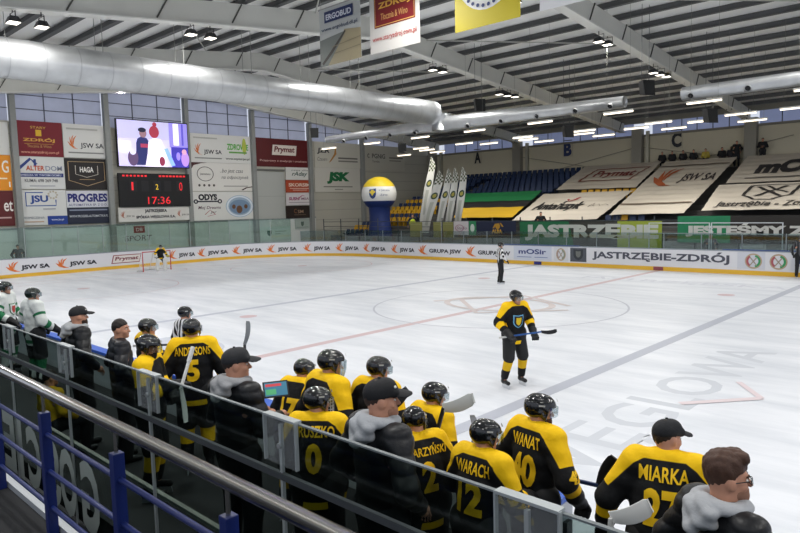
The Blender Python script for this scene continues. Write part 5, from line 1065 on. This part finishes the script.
# spectators and stewards far away
far = dict(outfit='jacket', h=.032, face=False, floor=6.12, glove='#8a6a5a')
for i, (x, c, lb) in enumerate(((-7.9, '#16171a', 'dark-clad spectator sitting on the top row, first under the letter C'), (-7.1, '#1b1c20', 'dark-clad spectator sitting on the top row, second from the left'), (-6.25, '#1a1a1c', 'spectator in black sitting third in the top row below letter C'),
        (-5.45, '#191a1e', 'spectator in black sitting fourth in the top row, left of the yellow jacket'), (-4.55, '#a8973f', 'spectator in a yellow jacket sitting on the top row'), (-3.35, '#141518', 'spectator in black sitting right of the yellow jacket'), (-2.7, '#1c1d22', 'spectator in dark grey sitting next to the wall pillar'))):
    P(lb, (x, 34.15, 7.36), 176, 170+8*math.sin(i*2.1), jacket=c, pose='sit', hair='#1d1714', arms='lap', group='spectators on the top row', **far)
far['floor'] = 5.97
P('spectator in black standing left of two by the wall pillar on the top row', (-2.3, 34.1, 7.75), 172, 160, jacket='#121316', hair='#1d1714', arms='pocket', **far)
P('spectator in black standing right of two by the wall pillar on the top row', (-.55, 34.1, 7.8), 178, 184, jacket='#121316', hair='#1d1714', arms='folded', **far)
P('person in dark clothes standing at the stand front above the green fan banner', (-9.5, 18.4, 2.92), 170, 170, outfit='jacket', h=.03, face=False, floor=1.07, jacket='#14161a', hair='#1d1714', arms='pocket', glove='#8a6a5a')
P('steward in a yellow high-visibility vest standing by the feather flags', (-21.1, 18.6, 2.9), 176, 150, outfit='jacket', h=.03, face=False, floor=1.07, jacket='#20242c', hair='#1d1714', arms='down', glove='#8a6a5a', hi_vis='#c9dc2e', trousers='#1a1f2c')
P('dark-clad person standing behind the end boards at the left edge', (-31.3, -6.3, 1.78), 180, 170, outfit='jacket', h=.03, face=False, floor=-.02, jacket='#17191c', hair='#1d1714', arms='pocket', glove='#8a6a5a')
P('person in grey standing behind the far glass under the fan banner beginning JES', (2.0, 15.9, 1.72), 170, 170, outfit='jacket', h=.03, face=False, floor=-.02, jacket='#4a4d52', hair='#1d1714', arms='pocket', glove='#8a6a5a')
# ------------------------------------------------------------------ sticks, tablet and small things at the bench
stick('black hockey stick lying over the boards beside the bench door', (10.72, -14.85, 1.42), (11.40, -14.82, 1.45), (.32, .05, .62), '#24365e', '#17181b', blade_len=.30)
stick('stick with pale grey blade crossing the player behind the bowed one', (10.2, -15.52, 1.35), (10.45, -15.52, 2.05), (.9, -.1, .42), '#22252a', '#b9bcb9', blade_len=.30, blade_h=.09)
stick('stick with black and white blade in front of the player behind the coach', (9.6, -15.45, 1.2), (9.72, -15.42, 1.86), (.55, .1, .62), '#dadada', '#1b1c1f', blade_len=.27, blade_h=.075)
stick('thin stick standing upright between two players near number 12', (10.62, -15.35, 1.2), (10.60, -15.35, 1.74), (.02, .12, .9), '#c6c9cc', '#8d9197', blade_len=.22, blade_h=.05)
stick('stick with thin blade rising behind the coach with the tablet', (7.0, -15.1, 1.3), (7.03, -15.1, 2.05), (.12, .08, .9), '#3a3c40', '#7e8388', blade_len=.27, blade_h=.05)
stick('stick with white shaft and white taped blade hanging down beside the bearded player', (7.5, -16.02, 2.24), (7.58, -16.22, 1.86), (.05, -.05, -1), '#dcdcda', '#dedfdc', blade_len=.34, blade_h=.06)
stick('goalkeeper stick with broad white paddle leaning by the goalkeeper in the cap', (11.86, -15.66, .95), (11.9, -15.64, 1.66), (.8, .1, .42), '#d5d5d2', '#d9d9d6', w=.05, blade_len=.25, blade_h=.10)
stick('stick held across the body of the lone player on the ice', (6.30, -8.88, 1.02), (7.12, -8.66, 1.20), (.92, .25, .10), '#2c5aa0', '#17181b', blade_len=.28)
stick('stick held low by the right opposing player', (.95, -15.0, 1.62), (1.25, -14.85, 1.78), (.5, .3, .4), '#4a4c50', '#4a4c50', blade_len=.22, blade_h=.05)
stick('stick of the linesman side player pointing along the boards', (3.9, -15.05, 1.62), (4.75, -14.9, 1.72), (.4, .1, .1), '#55585c', '#55585c', blade_len=.2, blade_h=.05)
tb = empty('tablet', (8.80, -15.93, 2.0), 0, 'tablet computer with a lit colourful screen held by the coach in the grey cap', 'tablet')
Mt = Matrix.Rotation(math.radians(62), 4, 'Z') @ Matrix.Rotation(math.radians(50), 4, 'X') @ Matrix.Scale(.88, 4)
def tq(m): return m.xf(lambda p: Mt @ p)
tq(MB().box((-.13, -.09, -.006), (.13, .09, .004))).build('case', mat('#1b1c1f', .4), tb); tq(MB().box((-.115, -.075, .004), (.115, .075, .0055))).build('screen', mat('#3d6f86', .3, 0, .5), tb)
tq(MB().box((-.105, .03, .0055), (.06, .06, .0065))).build('screen_row', mat('#b8434a', .3, 0, .5), tb); tq(MB().box((-.105, -.06, .0055), (.0, .0, .0065))).build('screen_row', mat('#4d9a6a', .3, 0, .5), tb)
